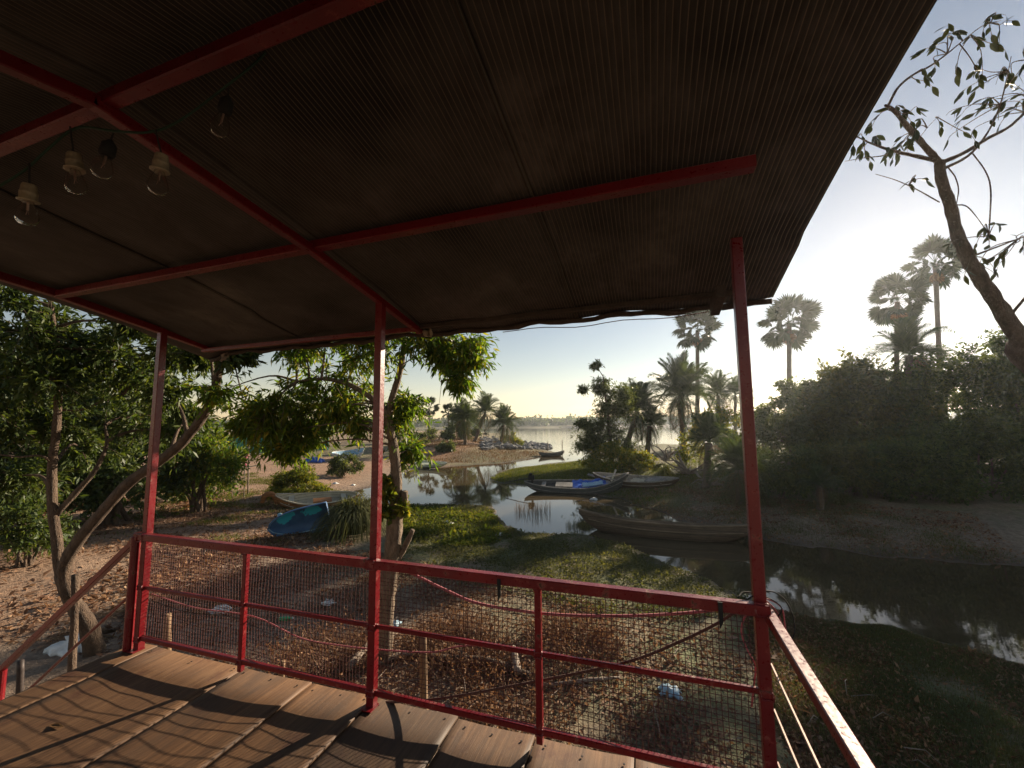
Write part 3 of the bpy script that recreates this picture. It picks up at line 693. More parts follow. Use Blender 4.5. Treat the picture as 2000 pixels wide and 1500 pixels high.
cord('cable_coil', [(PX[2]-.06, RY-.03, DZ+.85), (PX[2]+.04, RY+.05, DZ+.87), (PX[2]+.12, RY+.10, DZ+.83), (PX[2]+.155, RY+.10, DZ+.75), (PX[2]+.145, RY+.08, DZ+.67), (PX[2]+.10, RY+.07, DZ+.66), (PX[2]+.06, RY+.06, DZ+.72), (PX[2]+.10, RY+.05, DZ+.80), (PX[2]+.03, RY+.04, DZ+.85), (PX[2]-.05, RY+.035, DZ+.86), (PX[2]-.09, RY-.02, DZ+.852)], .003, 'black_rubber', 'black cable looped round the top of the right corner post', 'cable')
cord('cord_tangle', [(PX[2]+.01, RY+.04, DZ+.85), (PX[2]+.10, RY+.07, DZ+.80), (PX[2]+.12, RY+.10, DZ+.70), (PX[2]+.13, RY+.10, DZ+.64), (PX[2]+.125, RY+.10, DZ+.59), (PX[2]+.14, RY+.10, DZ+.64), (PX[2]+.11, RY+.09, DZ+.70), (PX[2]+.08, RY+.07, DZ+.78), (PX[2]+.02, RY+.045, DZ+.845)], .003, 'pink_rope', 'tangle of pink cord hanging with the black cable at the corner post', 'cord')
for p, lab in (((978, 1140), 'black tie hanging from the top rail left of the short baluster'), ((1405, 1186), 'black tie hanging from the top rail by the right corner')):
    q = ony(*p, RY-.03); m = MB()
    m.add(*[(lambda w, h: ([(q[0]-w, q[1]-.034, q[2]+h), (q[0]+w, q[1]-.034, q[2]+h), (q[0]+w, q[1]-.032, q[2]-.05), (q[0]-w*.6, q[1]-.030, q[2]-.085), (q[0]-w, q[1]-.029, q[2]+h), (q[0]+w, q[1]-.029, q[2]+h), (q[0]+w, q[1]-.027, q[2]-.05), (q[0]-w*.6, q[1]-.025, q[2]-.085)],
        [(0, 1, 2, 3), (7, 6, 5, 4), (0, 4, 5, 1), (1, 5, 6, 2), (2, 6, 7, 3), (3, 7, 4, 0)]))(.010, .035)][0]); tag(m.build('rail_tie', 'black_rubber'), lab, 'tie', 'black ties on the top rail')
# festoon of unlit bulbs
cord('light_string', [atd(*p, 1.22) for p in [(600, 8), (575, 22), (560, 48), (510, 112), (437, 172), (350, 236), (292, 258), (222, 256), (150, 250), (95, 290), (45, 335), (-30, 380)]], .0038, 'green_cable', 'green twisted cable carrying bulbs under the red beams', 'cable')
def bulb(px, py, top, D, kind, label):
    c = atd(px, py, D); s = D/FPX*1.0
    t = thing('light_bulb', c, label, 'light bulb', 'bulbs hanging under the roof'); t.rotation_euler = (.12*rng.normal(), .12*rng.normal()+.1, 0); t.scale = (.84, .84, .84)
    m = MB()
    if kind == 'cream': m.lathe([(.0, .062), (.017, .062), (.020, .056), (.022, .034), (.0235, .033), (.0235, .030), (.023, .008), (.029, .006), (.029, .001), (.024, .0)], n=20); m.build('socket', 'cream_ceramic', t, True)
    else: m.lathe([(.0, .065), (.008, .064), (.013, .055), (.021, .046), (.023, .012), (.019, .0)], n=18); m.build('socket', 'black_rubber', t, True)
    m = MB(); m.lathe([(.015, .004), (.017, -.012), (.026, -.032), (.0305, -.050), (.029, -.066), (.020, -.079), (.008, -.084), (.0, -.085)], n=22); m.build('glass', 'bulb_glass', t, True)
    m = MB(); m.tube([(0, 0, 0), (0, 0, -.03)], .004, 6); m.tube([(-.010, 0, -.045), (0, 0, -.03), (.010, 0, -.045)], .0012, 4); m.build('filament_stem', 'wire_bare', t)
    tp = atd(*top, D); m = MB(); L = (tp-c)/.84; m.tube([(0, 0, .06), tuple(L*.6+np.array([0, 0, .02])), tuple(L)], .003, 5); m.build('lead', 'black_rubber', t)
bulb(437, 222, (437, 172), 1.22, 'black', 'clear bulb in black holder, nearest the middle of the roof')
bulb(312, 335, (300, 256), 1.22, 'cream', 'clear bulb in cream holder beside the sloping red rafter')
bulb(207, 305, (213, 256), 1.22, 'black', 'clear bulb in black holder between two cream bulb holders')
bulb(146, 333, (150, 250), 1.22, 'cream', 'clear bulb in cream holder, second from the left')
bulb(55, 394, (60, 322), 1.22, 'cream', 'clear bulb in cream holder at the far left, hanging lowest')
# fallen leaf on the deck
q = onz(108, 1420, DZ-.006); m = MB(); m.add([(q[0]-.05, q[1], q[2]), (q[0], q[1]+.014, q[2]+.012), (q[0]+.05, q[1]+.01, q[2]+.004), (q[0], q[1]-.016, q[2]+.008), (q[0]-.05, q[1], q[2]+.002), (q[0], q[1]+.014, q[2]+.014), (q[0]+.05, q[1]+.01, q[2]+.006), (q[0], q[1]-.016, q[2]+.010)], [(4, 5, 6), (4, 6, 7), (0, 2, 1), (0, 3, 2)])
tag(m.build('fallen_leaf', 'leaf_dead'), 'single curled dry leaf lying on the plywood deck', 'leaf')

# ------------------------------------------------------------------ stakes and ground clutter near the deck
def stake(px0, py0, px1, py1, D, r, label, mat='stake_wood'):
    a = atd(px0, py0, D); b = atd(px1, py1, D); g = H(b[0], b[1])
    lo = np.array([b[0], b[1], min(b[2], g)-.15]); m = MB(); n = 9; p = [lo, lo*.6+a*.4+rng.normal(size=3)*.006, lo*.3+a*.7+rng.normal(size=3)*.006, a]
    m.tube(smooth_path(p, 3), resamp([r*1.1, r, r*.95, r*.9], 10), n, True, .05); tag(m.build('wooden_stake', mat, None, True), label, 'stake', 'wooden stakes beside the deck')
stake(148, 1122, 152, 1290, 4.6, .038, 'grey wooden stake standing behind the stair rail at the forked tree', 'bark')
stake(327, 1200, 330, 1275, 3.9, .035, 'short brown stake behind the mesh near the left post')
stake(827, 1240, 830, 1388, 3.35, .033, 'tall sunlit stake behind the mesh right of the middle post')
stake(552, 1292, 556, 1325, 3.6, .022, 'thin stub of a stake just below the bottom rail')
stake(40, 1290, 42, 1338, 4.1, .03, 'dark charred stake at the foot of the stair', 'dark_steel')
def logobj(name, pts, rr, label, cat='log', mat='dead_wood', group=None):
    m = MB(); p = smooth_path(pts, 5); m.tube(p, resamp(rr, len(p)), 9, True, .07); return tag(m.build(name, mat, None, True), label, cat, group)
def gpts(L, lift): return [(lambda q: np.array([q[0], q[1], H(q[0], q[1])+lift]))(G(*p)) for p in L]
logobj('log', gpts([(815, 1285), (870, 1297), (940, 1303), (1000, 1318), (1035, 1332)], .05), [.03, .06, .07, .065, .05], 'long grey fallen log lying behind the right bay of mesh', 'log', 'bark')
logobj('log', gpts([(680, 1322), (700, 1295), (722, 1270), (735, 1250)], .09), [.045, .05, .045, .035], 'pale leaning branch on the ground left of the middle post')
logobj('log', gpts([(735, 1305), (775, 1290), (820, 1282)], .05), [.03, .035, .02], 'short curved branch lying right of the middle post foot')
logobj('log', gpts([(1012, 1335), (1008, 1310), (1003, 1285)], .12), [.045, .05, .04], 'short stump end of a log sticking up by the short baluster')
logobj('log', gpts([(1060, 1345), (1150, 1335), (1210, 1330)], .03), [.02, .024, .012], 'thin stick lying in the litter behind the right mesh', 'stick')

# driftwood roots on the far bank
def snag(px, py, s, label, n=9):
    b = G(px, py); t = thing('driftwood', b, label, 'driftwood', None, None); m = MB()
    for i in range(n):
        a = rng.uniform(0, 2*math.pi); e = rng.uniform(-.1, .7); d = np.array([math.cos(a)*math.cos(e), math.sin(a)*math.cos(e), math.sin(e)]); p = [b+np.array([0, 0, .12*s])]
        for j in range(4): d = unit(d+rng.normal(size=3)*.35); p.append(p[-1]+d*s*.28)
        for q in p: q[2] = max(q[2], H(q[0], q[1])+.02)
        pp = smooth_path(p, 3); m.tube(pp, resamp([.06*s, .03*s, .008*s], len(pp)), 6, True, .08)
    m.build('roots', 'dead_wood', t, True)
snag(1345, 930, 1.5, 'bleached tangle of driftwood roots on the far bank by the date palms', 14)
snag(1300, 905, 1.6, 'dark fallen branches lying above the bleached driftwood', 8)
snag(1385, 950, .9, 'small bleached roots at the foot of the young date palm', 8)

# ------------------------------------------------------------------ boats
def boat(name, label, A, B, beam, depth, z0, bow=.35, stern=.15, hullm='boat_grey', inm='boat_plank', gunm='boat_plank', roll=0.0, p=2.2, q=.75, rocker=.12, thw=3, transom=0.0, floor=.35, pitch=0.0, extra=None, group='wooden boats on the creek'):
    """A = stern, B = bow in plan; hull lofted from sections, with inner skin, gunwales, thwarts and ribs"""
    A = np.array(A[:2]); B = np.array(B[:2]); L = float(np.linalg.norm(B-A)); c = (A+B)/2; rz = math.atan2(*(B-A)[::-1])
    t = thing(name, (c[0], c[1], z0), label, 'boat', group, rz); t.rotation_euler = (roll, pitch, rz)
    n, m = 30, 7
    tt = np.linspace(transom, 1, n)
    def half(u): return beam/2*max(0.0, 1-abs(2*u-1)**p)**q+.012
    def sheer(u): return depth+bow*max(0, 2*u-1)**2.2+stern*max(0, 1-2*u)**2.2
    def keel(u):
        e = abs(2*u-1); b = rocker*e**2.5; return b+(sheer(u)-.07-b)*e**5*.92
    def sect(u, ins=0.0, lift=0.0):
        w, s, k = max(.006, half(u)-ins), sheer(u), keel(u)+lift; x = (u-.5)*L; R = []
        for j in range(-m, m+1):
            a = abs(j)/m; yy = w*min(1, a*1.9)**.85*(.80+.20*a) if a else 0; zz = k+(s-k)*(max(0, (a-.28)/.72)**1.15); R.append((x, math.copysign(yy, j), zz))
        return R
    mm = 2*m+1
    def shell(ins, lift, flip):
        V = [pnt for u in tt for pnt in sect(u, ins, lift)]
        F = [(i*mm+k, (i+1)*mm+k, (i+1)*mm+k+1, i*mm+k+1) for i in range(n-1) for k in range(mm-1)]
        if flip: F = [f[::-1] for f in F]
        if transom: F.append(tuple(range(mm)))
        return V, F
    mb = MB(); mb.add(*shell(0, 0, False)); hull = mb.build('hull', hullm, t, True)
    mb = MB(); mb.add(*shell(.035, .045, True)); mb.build('lining', inm, t, True)
    for sgn in (-1, 1):
        mb = MB(); mb.tube([((u-.5)*L, sgn*(half(u)-.012), sheer(u)+.012) for u in tt], .028, 6); mb.build('gunwale', gunm, t, True)
        mb = MB(); mb.tube([((u-.5)*L, sgn*(half(u)*.985+.004), sheer(u)-.13*depth/.4-.03) for u in tt[2:-2]], .014, 5); mb.build('rubbing_strake', gunm, hull, True)
    for i in range(thw):
        u = .5+(i-(thw-1)/2)*.62/max(1, thw-1) if thw > 1 else .5; w = half(u)-.03
        mb = MB(); mb.box(((u-.5)*L, 0, sheer(u)-.07), (.20, 2*w, .028)); mb.build('thwart', gunm, t)
    if floor:
        V = []; us = np.linspace(.18, .82, 20)
        for u in us:
            w = (half(u)-.05)*.9; V += [((u-.5)*L, -w, keel(u)+depth*floor), ((u-.5)*L, w, keel(u)+depth*floor)]
        mb = MB(); mb.add(V, [(2*i, 2*i+2, 2*i+3, 2*i+1) for i in range(len(us)-1)]); mb.build('floor_boards', inm, t)
    for i in range(9):
        u = .2+.6*i/8; S2 = sect(u, .03, .05); mb = MB(); mb.tube(S2, .014, 4); mb.build('rib', inm, t)
    if extra: extra(t, L, half, sheer, keel)
    return t
def crumple(t, name, mat, x0, x1, half, sheer, L, drop, amp=.05, side=0.0, wmul=.85):
    n, m = 26, 16; V = []
    for i in range(n):
        x = x0+(x1-x0)*i/(n-1); u = x/L+.5; w = (half(u)-.04)*wmul
        for k in range(m):
            s = k/(m-1)*2-1; f = fbm(np.array([x*5+3]), np.array([s*3+7]), 5)[0]
            V.append((x+.03*rng.normal(), side+w*s, sheer(u)-drop-.10*(1-s*s)+amp*2*(f-.45)+.012*rng.normal()))
    mb = MB(); mb.add(V, [(i*m+k, (i+1)*m+k, (i+1)*m+k+1, i*m+k+1) for i in range(n-1) for k in range(m-1)]); o = mb.build(name, mat, t, True)
    q = o.modifiers.new('thickness', 'SOLIDIFY'); q.thickness = .006; return o
def ex_tarp(t, L, half, sheer, keel):
    crumple(t, 'tarpaulin', 'blue_tarp', -.03*L, .30*L, half, sheer, L, -.02, .10, wmul=1.0)
    crumple(t, 'pale_sheet', 'cyan_tarp', .07*L, .26*L, half, sheer, L, -.07, .05, -.22, .45)
    for x in (-.07, -.15):
        mb = MB(); mb.box((x*L, 0, sheer(.5+x)-.02), (.42, .72, .05)); mb.build('hatch_board', 'boat_plank', t)
    mb = MB(); mb.beam((.34*L, .05, sheer(.84)-.1), (.39*L, .22, sheer(.88)+.40), .12, .025); mb.build('oar', 'boat_cream', t)
    mb = MB(); x = -.44*L; z = sheer(.06)
    mb.box((x+.05, 0, z+.24), (.30, .22, .22)); mb.box((x+.02, 0, z+.40), (.16, .14, .12)); mb.box((x+.10, 0, z+.06), (.10, .12, .22)); e = mb.build('engine', 'black_rubber', t)
    bv = e.modifiers.new('bevel', 'BEVEL'); bv.width = .025; bv.segments = 2
    mb = MB(); mb.tube([(x, 0, z+.2), (x-.5, .02, z+.12), (x-1.3, .05, z-.05)], .022, 6); mb.build('propeller_shaft', 'dark_steel', t)
boat('moored_boat', 'grey wooden boat with crumpled blue tarpaulin and black stern engine', onz(1025, 958, 0), onz(1228, 962, 0), 1.45, .48, -.12, .62, .12, 'boat_grey', 'boat_grey', 'boat_plank', thw=2, extra=ex_tarp, roll=rad(9))
def ex_second(t, L, half, sheer, keel):
    crumple(t, 'spread_sheet', 'boat_cream', -.05*L, .15*L, half, sheer, L, .08, .04)
    for x in (.18, .26):
        mb = MB(); mb.box((x*L, 0, sheer(.5+x)-.01), (.34, .66, .04)); mb.build('hatch_board', 'boat_plank', t)
b2a, b2b = onz(1160, 945, .25), onz(1328, 958, .25)
boat('moored_boat', 'low brown wooden boat lying behind the bow of the tarpaulin boat', b2a, b2b, 1.3, .40, max(0, H((b2a[0]+b2b[0])/2, (b2a[1]+b2b[1])/2))-.03, .16, .18, 'boat_brown', 'boat_plank', 'boat_plank', thw=2, extra=ex_second, roll=rad(7))
mq = G(1180, 940); m = MB(); a = atd(1148, 926, 24); b = atd(1225, 948, 23.2); m.beam(a, b, .55, .05); tag(m.build('plank_walkway', 'boat_plank'), 'grey plank ramp behind the tarpaulin boat by the bushes', 'plank')
boat('moored_boat', 'long weathered brown canoe lying on the near creek bank', onz(1480, 1058, .05), onz(1130, 1030, .05), 1.02, .50, -.14, .24, .12, 'boat_brown', 'boat_brown', 'boat_brown_light', p=2.0, q=.8, thw=3, roll=rad(9))
boat('moored_boat', 'small dark canoe with cross boards at the tip of the spit', onz(1052, 892, 0), onz(1103, 890, 0), .95, .36, -.06, .25, .2, 'boat_grey', 'boat_grey', 'boat_plank', thw=5)
def ex_pale(t, L, half, sheer, keel):
    mb = MB(); mb.box((.12*L, 0, sheer(.62)-.035), (1.5, .5, .02)); mb.build('deck_panel', 'boat_mint', t)
boat('beached_boat', 'small pale mint boat beached on the mud across the creek', G(874, 916), G(803, 908), 1.0, .30, H(*G(838, 912)[:2])+.02, .34, .10, 'boat_mint', 'boat_mint', 'white_worn', thw=1, extra=ex_pale, roll=rad(-10), group='boats drawn up on the left bank')
def ex_wood(t, L, half, sheer, keel):
    mb = MB(); x = .5*L; z = sheer(1.0)
    mb.tube(smooth_path([(x-.12, 0, z-.35), (x+.02, 0, z-.02), (x+.20, 0, z+.05), (x+.34, 0, z-.05), (x+.40, 0, z-.30)], 4), resamp([.09, .10, .11, .10, .07], 17), 8); mb.build('stem_hook', 'boat_orange', t, True)
    mb = MB(); mb.box((-.05*L, .1, sheer(.45)-.04), (.7, .4, .05)); mb.build('loose_board', 'boat_orange', t)
gA, gB = G(700, 985), G(535, 990)
boat('beached_boat', 'wooden boat with cream inside, orange brown hull and curled stem', gA, gB, 1.25, .42, H(gA[0], gA[1])+.0, .30, .08, 'boat_orange', 'boat_cream', 'boat_cream', thw=2, roll=rad(-13), extra=ex_wood, group='boats drawn up on the left bank')
# blue hull lying on its side
qa, qb = G(640, 1040), G(525, 1052); cc = (qa+qb)/2
bt = thing('upturned_boat', (cc[0], cc[1], H(cc[0], cc[1])+.30), 'faded blue boat tipped on its side with cyan paint splashes', 'boat', 'boats drawn up on the left bank', math.atan2(qb[1]-qa[1], qb[0]-qa[0])); 
Lb = float(np.linalg.norm(qb-qa))*1.02
V = []; n, mmn = 22, 13
for i in range(n):
    u = i/(n-1); x = -Lb/2+Lb*u; hw = .50*(1-max(0, (u-.35)/.65)**2.4)**.6+.01; dp = .34*(1-max(0, (u-.5)/.5)**2*.8)
    for k in range(mmn):
        s = k/(mmn-1)*2-1; V.append((x, -dp*(1-abs(s)**3.2)-.02, hw*s*(1.0)+.18*max(0, u-.4)**2*1.2))
mb = MB(); mb.add(V, [(i*mmn+k, i*mmn+k+1, (i+1)*mmn+k+1, (i+1)*mmn+k) for i in range(n-1) for k in range(mmn-1)]+[tuple(range(mmn))[::-1]])
o = mb.build('hull', 'blue_hull', bt, True); md = o.modifiers.new('thickness', 'SOLIDIFY'); md.thickness = .03
for s in (-.80, -.5, -.17, .17, .5, .84):
    P = []
    for i in range(n):
        k = int((s+1)/2*(mmn-1)); x, y, z = V[i*mmn+k]; P.append((x, y-.006, z))
    mb = MB(); mb.tube(P, .017 if abs(s) > .7 else .010, 5); mb.build('strake', 'cyan_tarp' if abs(s) > .7 else 'blue_hull', bt, True)
mb = MB(); mb.lathe([(.0, 0), (.06, 0), (.06, .012), (.03, .016), (0, .016)], n=14); e = mb.build('round_emblem', 'cyan_tarp', bt); e.rotation_euler = (rad(90), 0, 0); e.location = (.62*Lb/2, -.335, .26)
bt.rotation_euler = (rad(-26), rad(10), math.atan2(qb[1]-qa[1], qb[0]-qa[0])+math.pi*0)
# covered things further up the left bank
def tarp_heap(px, py, w, d, h, label, mat, name='tarpaulin_heap'):
    b = G(px, py); n = 14; V = []
    for i in range(n):
        for k in range(n):
            u, v = i/(n-1)*2-1, k/(n-1)*2-1; e = max(0, 1-u*u)**.5*max(0, 1-v*v)**.5
            x, y = b[0]+u*w/2*math.cos(YAW)-v*d/2*math.sin(YAW)+.04*rng.normal(), b[1]+u*w/2*math.sin(YAW)+v*d/2*math.cos(YAW)+.04*rng.normal()
            V.append((x, y, H(x, y)+.02+h*e*(.8+.3*rng.random())))
    mb = MB(); mb.add(V, [(i*n+k, (i+1)*n+k, (i+1)*n+k+1, i*n+k+1) for i in range(n-1) for k in range(n-1)]); o = mb.build(name, mat, None, True)
    q = o.modifiers.new('thickness', 'SOLIDIFY'); q.thickness = .01; tag(o, label, 'tarpaulin')
tarp_heap(612, 902, 1.7, .9, .35, 'low blue tarpaulin heap on the red earth bank', 'blue_tarp')
boat('beached_boat', 'white and blue boat drawn up on the far red bank beyond the shrub', G(645, 898), G(708, 893), 1.5, .5, H(*G(680, 897)[:2]), .4, .1, 'white_worn', 'cyan_tarp', 'white_worn', thw=2, roll=rad(14), group='boats drawn up on the left bank')

# ------------------------------------------------------------------ near trees
def PXD(L, D0, D1=None):
    D1 = D0 if D1 is None else D1; n = len(L); return [atd(p[0], p[1], D0+(D1-D0)*i/max(1, n-1)) for i, p in enumerate(L)]
def clumps_px(L, jitter=.0, k=1.0): return [(atd(px, py, D)+rng.normal(size=3)*jitter, np.array([1, 1, .8])*r*k*D/FPX) for px, py, D, r in L]
# forked tree on the left
b0 = G(192, 1272)
lt = [(np.vstack([b0+np.array([0, 0, -.15]), PXD([(172, 1225), (140, 1170), (120, 1120)], 5.5, 5.4)]), [.17, .13, .115, .105]),
      (PXD([(134, 1160), (118, 1110), (111, 1060), (103, 985), (102, 910), (110, 840), (114, 770), (112, 700), (100, 600), (90, 500)], 5.4, 5.2), [.09, .085, .078, .07, .065, .058, .052, .042, .033, .02]),
      (PXD([(136, 1165), (126, 1110), (150, 1060), (195, 1005), (250, 945), (305, 905), (350, 870), (390, 822), (415, 775), (427, 720), (433, 670), (440, 600), (455, 510)], 5.4, 4.7), [.10, .10, .095, .088, .084, .08, .076, .07, .064, .058, .05, .042, .025]),
      (PXD([(110, 1005), (150, 960), (185, 920), (208, 870), (205, 830)], 5.35, 5.6), [.05, .045, .04, .03, .015]),
      (PXD([(102, 905), (80, 890), (30, 892), (-40, 880)], 5.3, 5.0), [.03, .02, .015, .008]),
      (PXD([(110, 800), (160, 800), (215, 775), (240, 770)], 5.3, 5.6), [.02, .015, .01, .006]),
      (PXD([(418, 770), (412, 700), (395, 640)], 5.0, 5.2), [.03, .02, .012]),
      (PXD([(440, 640), (455, 700), (470, 760), (478, 790)], 4.8, 4.7), [.015, .012, .008, .004])]
lc = clumps_px([(20, 590, 5.2, 75), (-50, 640, 5.0, 95), (60, 660, 5.0, 80), (110, 620, 5.4, 60), (20, 740, 5.2, 90), (-60, 800, 5.0, 110), (85, 740, 5.0, 75), (150, 700, 5.5, 75), (30, 830, 5.4, 85), (120, 820, 5.8, 60),
    (190, 660, 5.6, 60), (235, 690, 5.6, 65), (275, 640, 5.4, 45), (200, 740, 6.0, 80), (270, 740, 5.6, 60), (330, 690, 5.3, 50), (370, 700, 5.1, 42), (340, 755, 5.4, 60), (385, 650, 5.0, 45), (265, 810, 6.0, 75), (330, 820, 5.8, 60), (370, 790, 5.6, 40),
    (455, 690, 4.8, 30), (490, 690, 4.9, 22), (400, 620, 4.8, 60), (300, 560, 5.2, 90), (120, 520, 5.2, 110), (0, 480, 5.0, 120), (0, 920, 5.6, 60), (60, 930, 6.2, 55), (170, 870, 6.3, 60)], .05)
lt = [(a, [.74*q for q in r]) for a, r in lt]
tree('forked_tree', 'forked pale trunk tree with dark pinnate leaves left of the pavilion', None, b0, lt, lc, 'leaf_dark', 'bark', 50, 20, .11, .016, .45, .028)
# lopped acacia behind the middle post
b1 = G(748, 1285)
mt = [(np.vstack([b1+np.array([0, 0, -.2]), PXD([(752, 1200), (762, 1110), (770, 1040), (772, 990)], 5.35, 5.3)]), [.13, .115, .11, .105, .10]),
      (PXD([(772, 1000), (774, 930), (768, 870), (760, 825), (762, 790), (776, 745), (786, 700), (790, 640), (785, 560)], 5.3, 5.2), [.085, .072, .06, .055, .045, .042, .036, .028, .015]),
      (PXD([(766, 860), (748, 800), (700, 760), (640, 740), (580, 745)], 5.25, 5.1), [.05, .045, .035, .025, .012]),
      (PXD([(772, 1010), (788, 1000), (790, 960)], 5.3, 5.25), [.05, .05, .045]),
      (PXD([(778, 1090), (792, 1065), (806, 1035)], 5.35, 5.3), [.045, .04, .03]),
      (PXD([(788, 690), (830, 670), (880, 665), (920, 690)], 5.2, 5.0), [.025, .02, .014, .006]),
      (PXD([(786, 712), (830, 690), (860, 735), (858, 790)], 5.2, 5.1), [.008, .006, .004, .002])]
mc = clumps_px([(600, 680, 5.2, 45), (640, 650, 5.2, 55), (690, 670, 5.1, 50), (760, 660, 5.2, 60), (830, 650, 5.1, 50), (880, 650, 5.0, 45), (920, 670, 5.0, 32), (930, 715, 5.0, 26), (905, 735, 5.0, 20), (890, 690, 5.05, 34), (850, 680, 5.1, 34),
    (580, 760, 5.2, 50), (630, 740, 5.3, 60), (690, 750, 5.3, 60), (720, 800, 5.2, 45), (660, 810, 5.3, 55), (600, 820, 5.2, 50), (540, 800, 5.1, 50), (500, 820, 5.0, 45), (470, 845, 5.0, 34), (520, 845, 5.0, 36), (570, 850, 5.1, 30), (625, 845, 5.2, 28), (545, 870, 5.0, 18),
    (700, 840, 5.4, 28), (770, 800, 5.5, 34), (800, 770, 5.4, 30), (795, 830, 5.6, 34), (790, 880, 5.6, 30), (792, 905, 5.6, 14), (720, 720, 5.3, 55), (700, 600, 5.2, 70), (800, 580, 5.2, 70), (470, 790, 5.1, 30), (560, 700, 5.3, 30)], .08, 1.35)
tree('lopped_acacia', 'lopped acacia with yellow green crown behind the middle red post', None, b1, mt, mc, 'leaf_acacia', 'bark_pale', 34, 18, .115, .0135, .7, .018)
# leafy sprouts on the lopped trunk are a crown of their own on the same tree
spr = clumps_px([(752, 1000, 5.2, 13), (758, 965, 5.2, 11), (786, 990, 5.25, 9), (756, 940, 5.25, 8)]); P, Dd, N, l, w = clump_leaves(spr, 22, 10, .09, .03, .1)
acacia = [o for o in bpy.data.objects if o.name == 'lopped_acacia'][0]
link('sprouts', leaf_mesh('sprouts', P, Dd, N, l, w), 'leaf_yellow', acacia)

# overhanging tree on the right: leaves large enough to pick apart, each one a part
DR = 4.2
rb0 = np.array([5.7, 3.6, H(5.7, 3.6)])
rt_limbs = [(np.vstack([rb0-np.array([0, 0, .2]), [rb0*.55+.45*atd(2030, 730, DR)], PXD([(2030, 730), (1990, 660), (1945, 590), (1905, 530), (1875, 470), (1855, 400), (1838, 345), (1835, 315)], DR, DR)]), [.22, .17, .15, .14, .125, .115, .10, .09, .085, .08]),
    (PXD([(1835, 318), (1810, 290), (1775, 250), (1745, 215), (1728, 205)], DR), [.06, .055, .045, .035, .02]),
    (PXD([(1735, 205), (1755, 170), (1785, 145), (1815, 130), (1850, 105), (1880, 80), (1920, 50), (1955, 40)], DR), [.025, .022, .02, .018, .014, .01, .007, .004]),
    (PXD([(1832, 315), (1790, 305), (1745, 295), (1715, 285), (1690, 275), (1665, 262)], DR), [.04, .034, .028, .02, .014, .008]),
    (PXD([(1745, 298), (1720, 305), (1690, 308), (1650, 315)], DR), [.012, .01, .008, .004]),
    (PXD([(1838, 318), (1880, 300), (1930, 270), (1975, 245), (2020, 200)], DR), [.04, .034, .03, .026, .02]),
    (PXD([(1842, 330), (1890, 305), (1925, 265), (1950, 215), (1965, 160), (1975, 110)], DR), [.03, .024, .018, .014, .01, .005]),
    (PXD([(1850, 325), (1865, 345), (1872, 370), (1868, 400)], DR), [.012, .011, .01, .006]),
    (PXD([(1900, 300), (1925, 335), (1935, 370), (1933, 430), (1930, 470)], DR), [.012, .011, .012, .012, .008]),
    (PXD([(1835, 395), (1790, 370), (1750, 352), (1710, 340)], DR), [.012, .010, .008, .005]),
    (PXD([(1900, 500), (1940, 485), (1980, 470), (2020, 455)], DR), [.02, .016, .012, .008]),
    (PXD([(1970, 620), (1995, 590), (2020, 560)], DR), [.03, .024, .02]),
    (PXD([(1965, 170), (1990, 140), (2010, 110)], DR), [.01, .008, .004]),
    (PXD([(1795, 270), (1815, 245), (1835, 225)], DR), [.006, .004, .002])]
rt = thing('overhanging_tree', rb0, 'bare limbed leaning tree overhanging the right edge against the sky', 'tree', None, None)
tm = MB()
for i, (path, rr) in enumerate(rt_limbs):
    p = smooth_path(path, 5); mb = MB(); mb.tube(p, [.52*x for x in resamp(rr, len(p))], 10, True, .07); mb.build('trunk' if i == 0 else 'branch', 'bark', rt, True)
lmeshes = []
for v in range(3):
    cur = .10+.05*v; P = []
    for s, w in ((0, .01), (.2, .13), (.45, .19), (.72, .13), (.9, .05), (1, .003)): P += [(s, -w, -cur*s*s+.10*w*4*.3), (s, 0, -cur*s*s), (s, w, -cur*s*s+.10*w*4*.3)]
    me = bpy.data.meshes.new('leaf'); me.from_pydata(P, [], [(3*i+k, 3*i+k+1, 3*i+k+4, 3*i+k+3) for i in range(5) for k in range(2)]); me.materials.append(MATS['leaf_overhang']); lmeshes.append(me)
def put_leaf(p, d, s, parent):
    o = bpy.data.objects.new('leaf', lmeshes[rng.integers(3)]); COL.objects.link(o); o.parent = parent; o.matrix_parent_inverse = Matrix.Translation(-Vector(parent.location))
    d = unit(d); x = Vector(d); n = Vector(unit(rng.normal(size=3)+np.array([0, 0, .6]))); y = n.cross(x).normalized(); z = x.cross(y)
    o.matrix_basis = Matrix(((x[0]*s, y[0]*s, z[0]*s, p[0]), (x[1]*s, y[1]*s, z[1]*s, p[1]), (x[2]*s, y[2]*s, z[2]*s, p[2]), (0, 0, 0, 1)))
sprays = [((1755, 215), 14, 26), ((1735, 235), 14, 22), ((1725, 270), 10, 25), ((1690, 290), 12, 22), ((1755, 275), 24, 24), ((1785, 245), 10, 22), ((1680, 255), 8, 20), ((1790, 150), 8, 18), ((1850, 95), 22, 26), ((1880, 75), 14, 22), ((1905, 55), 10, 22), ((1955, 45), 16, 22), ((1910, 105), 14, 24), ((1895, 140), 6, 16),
    ((1940, 150), 22, 36), ((1900, 210), 20, 30), ((1870, 225), 10, 22), ((1975, 190), 26, 36), ((1990, 130), 14, 26), ((1960, 220), 16, 28), ((1770, 350), 6, 20), ((1910, 460), 22, 24), ((1940, 500), 20, 28), ((1975, 470), 16, 28), ((1925, 530), 12, 24), ((1885, 440), 8, 18), ((1990, 520), 8, 22)]
RTP = np.vstack([smooth_path(path, 5) for path, rr in rt_limbs[1:]]); count = 0
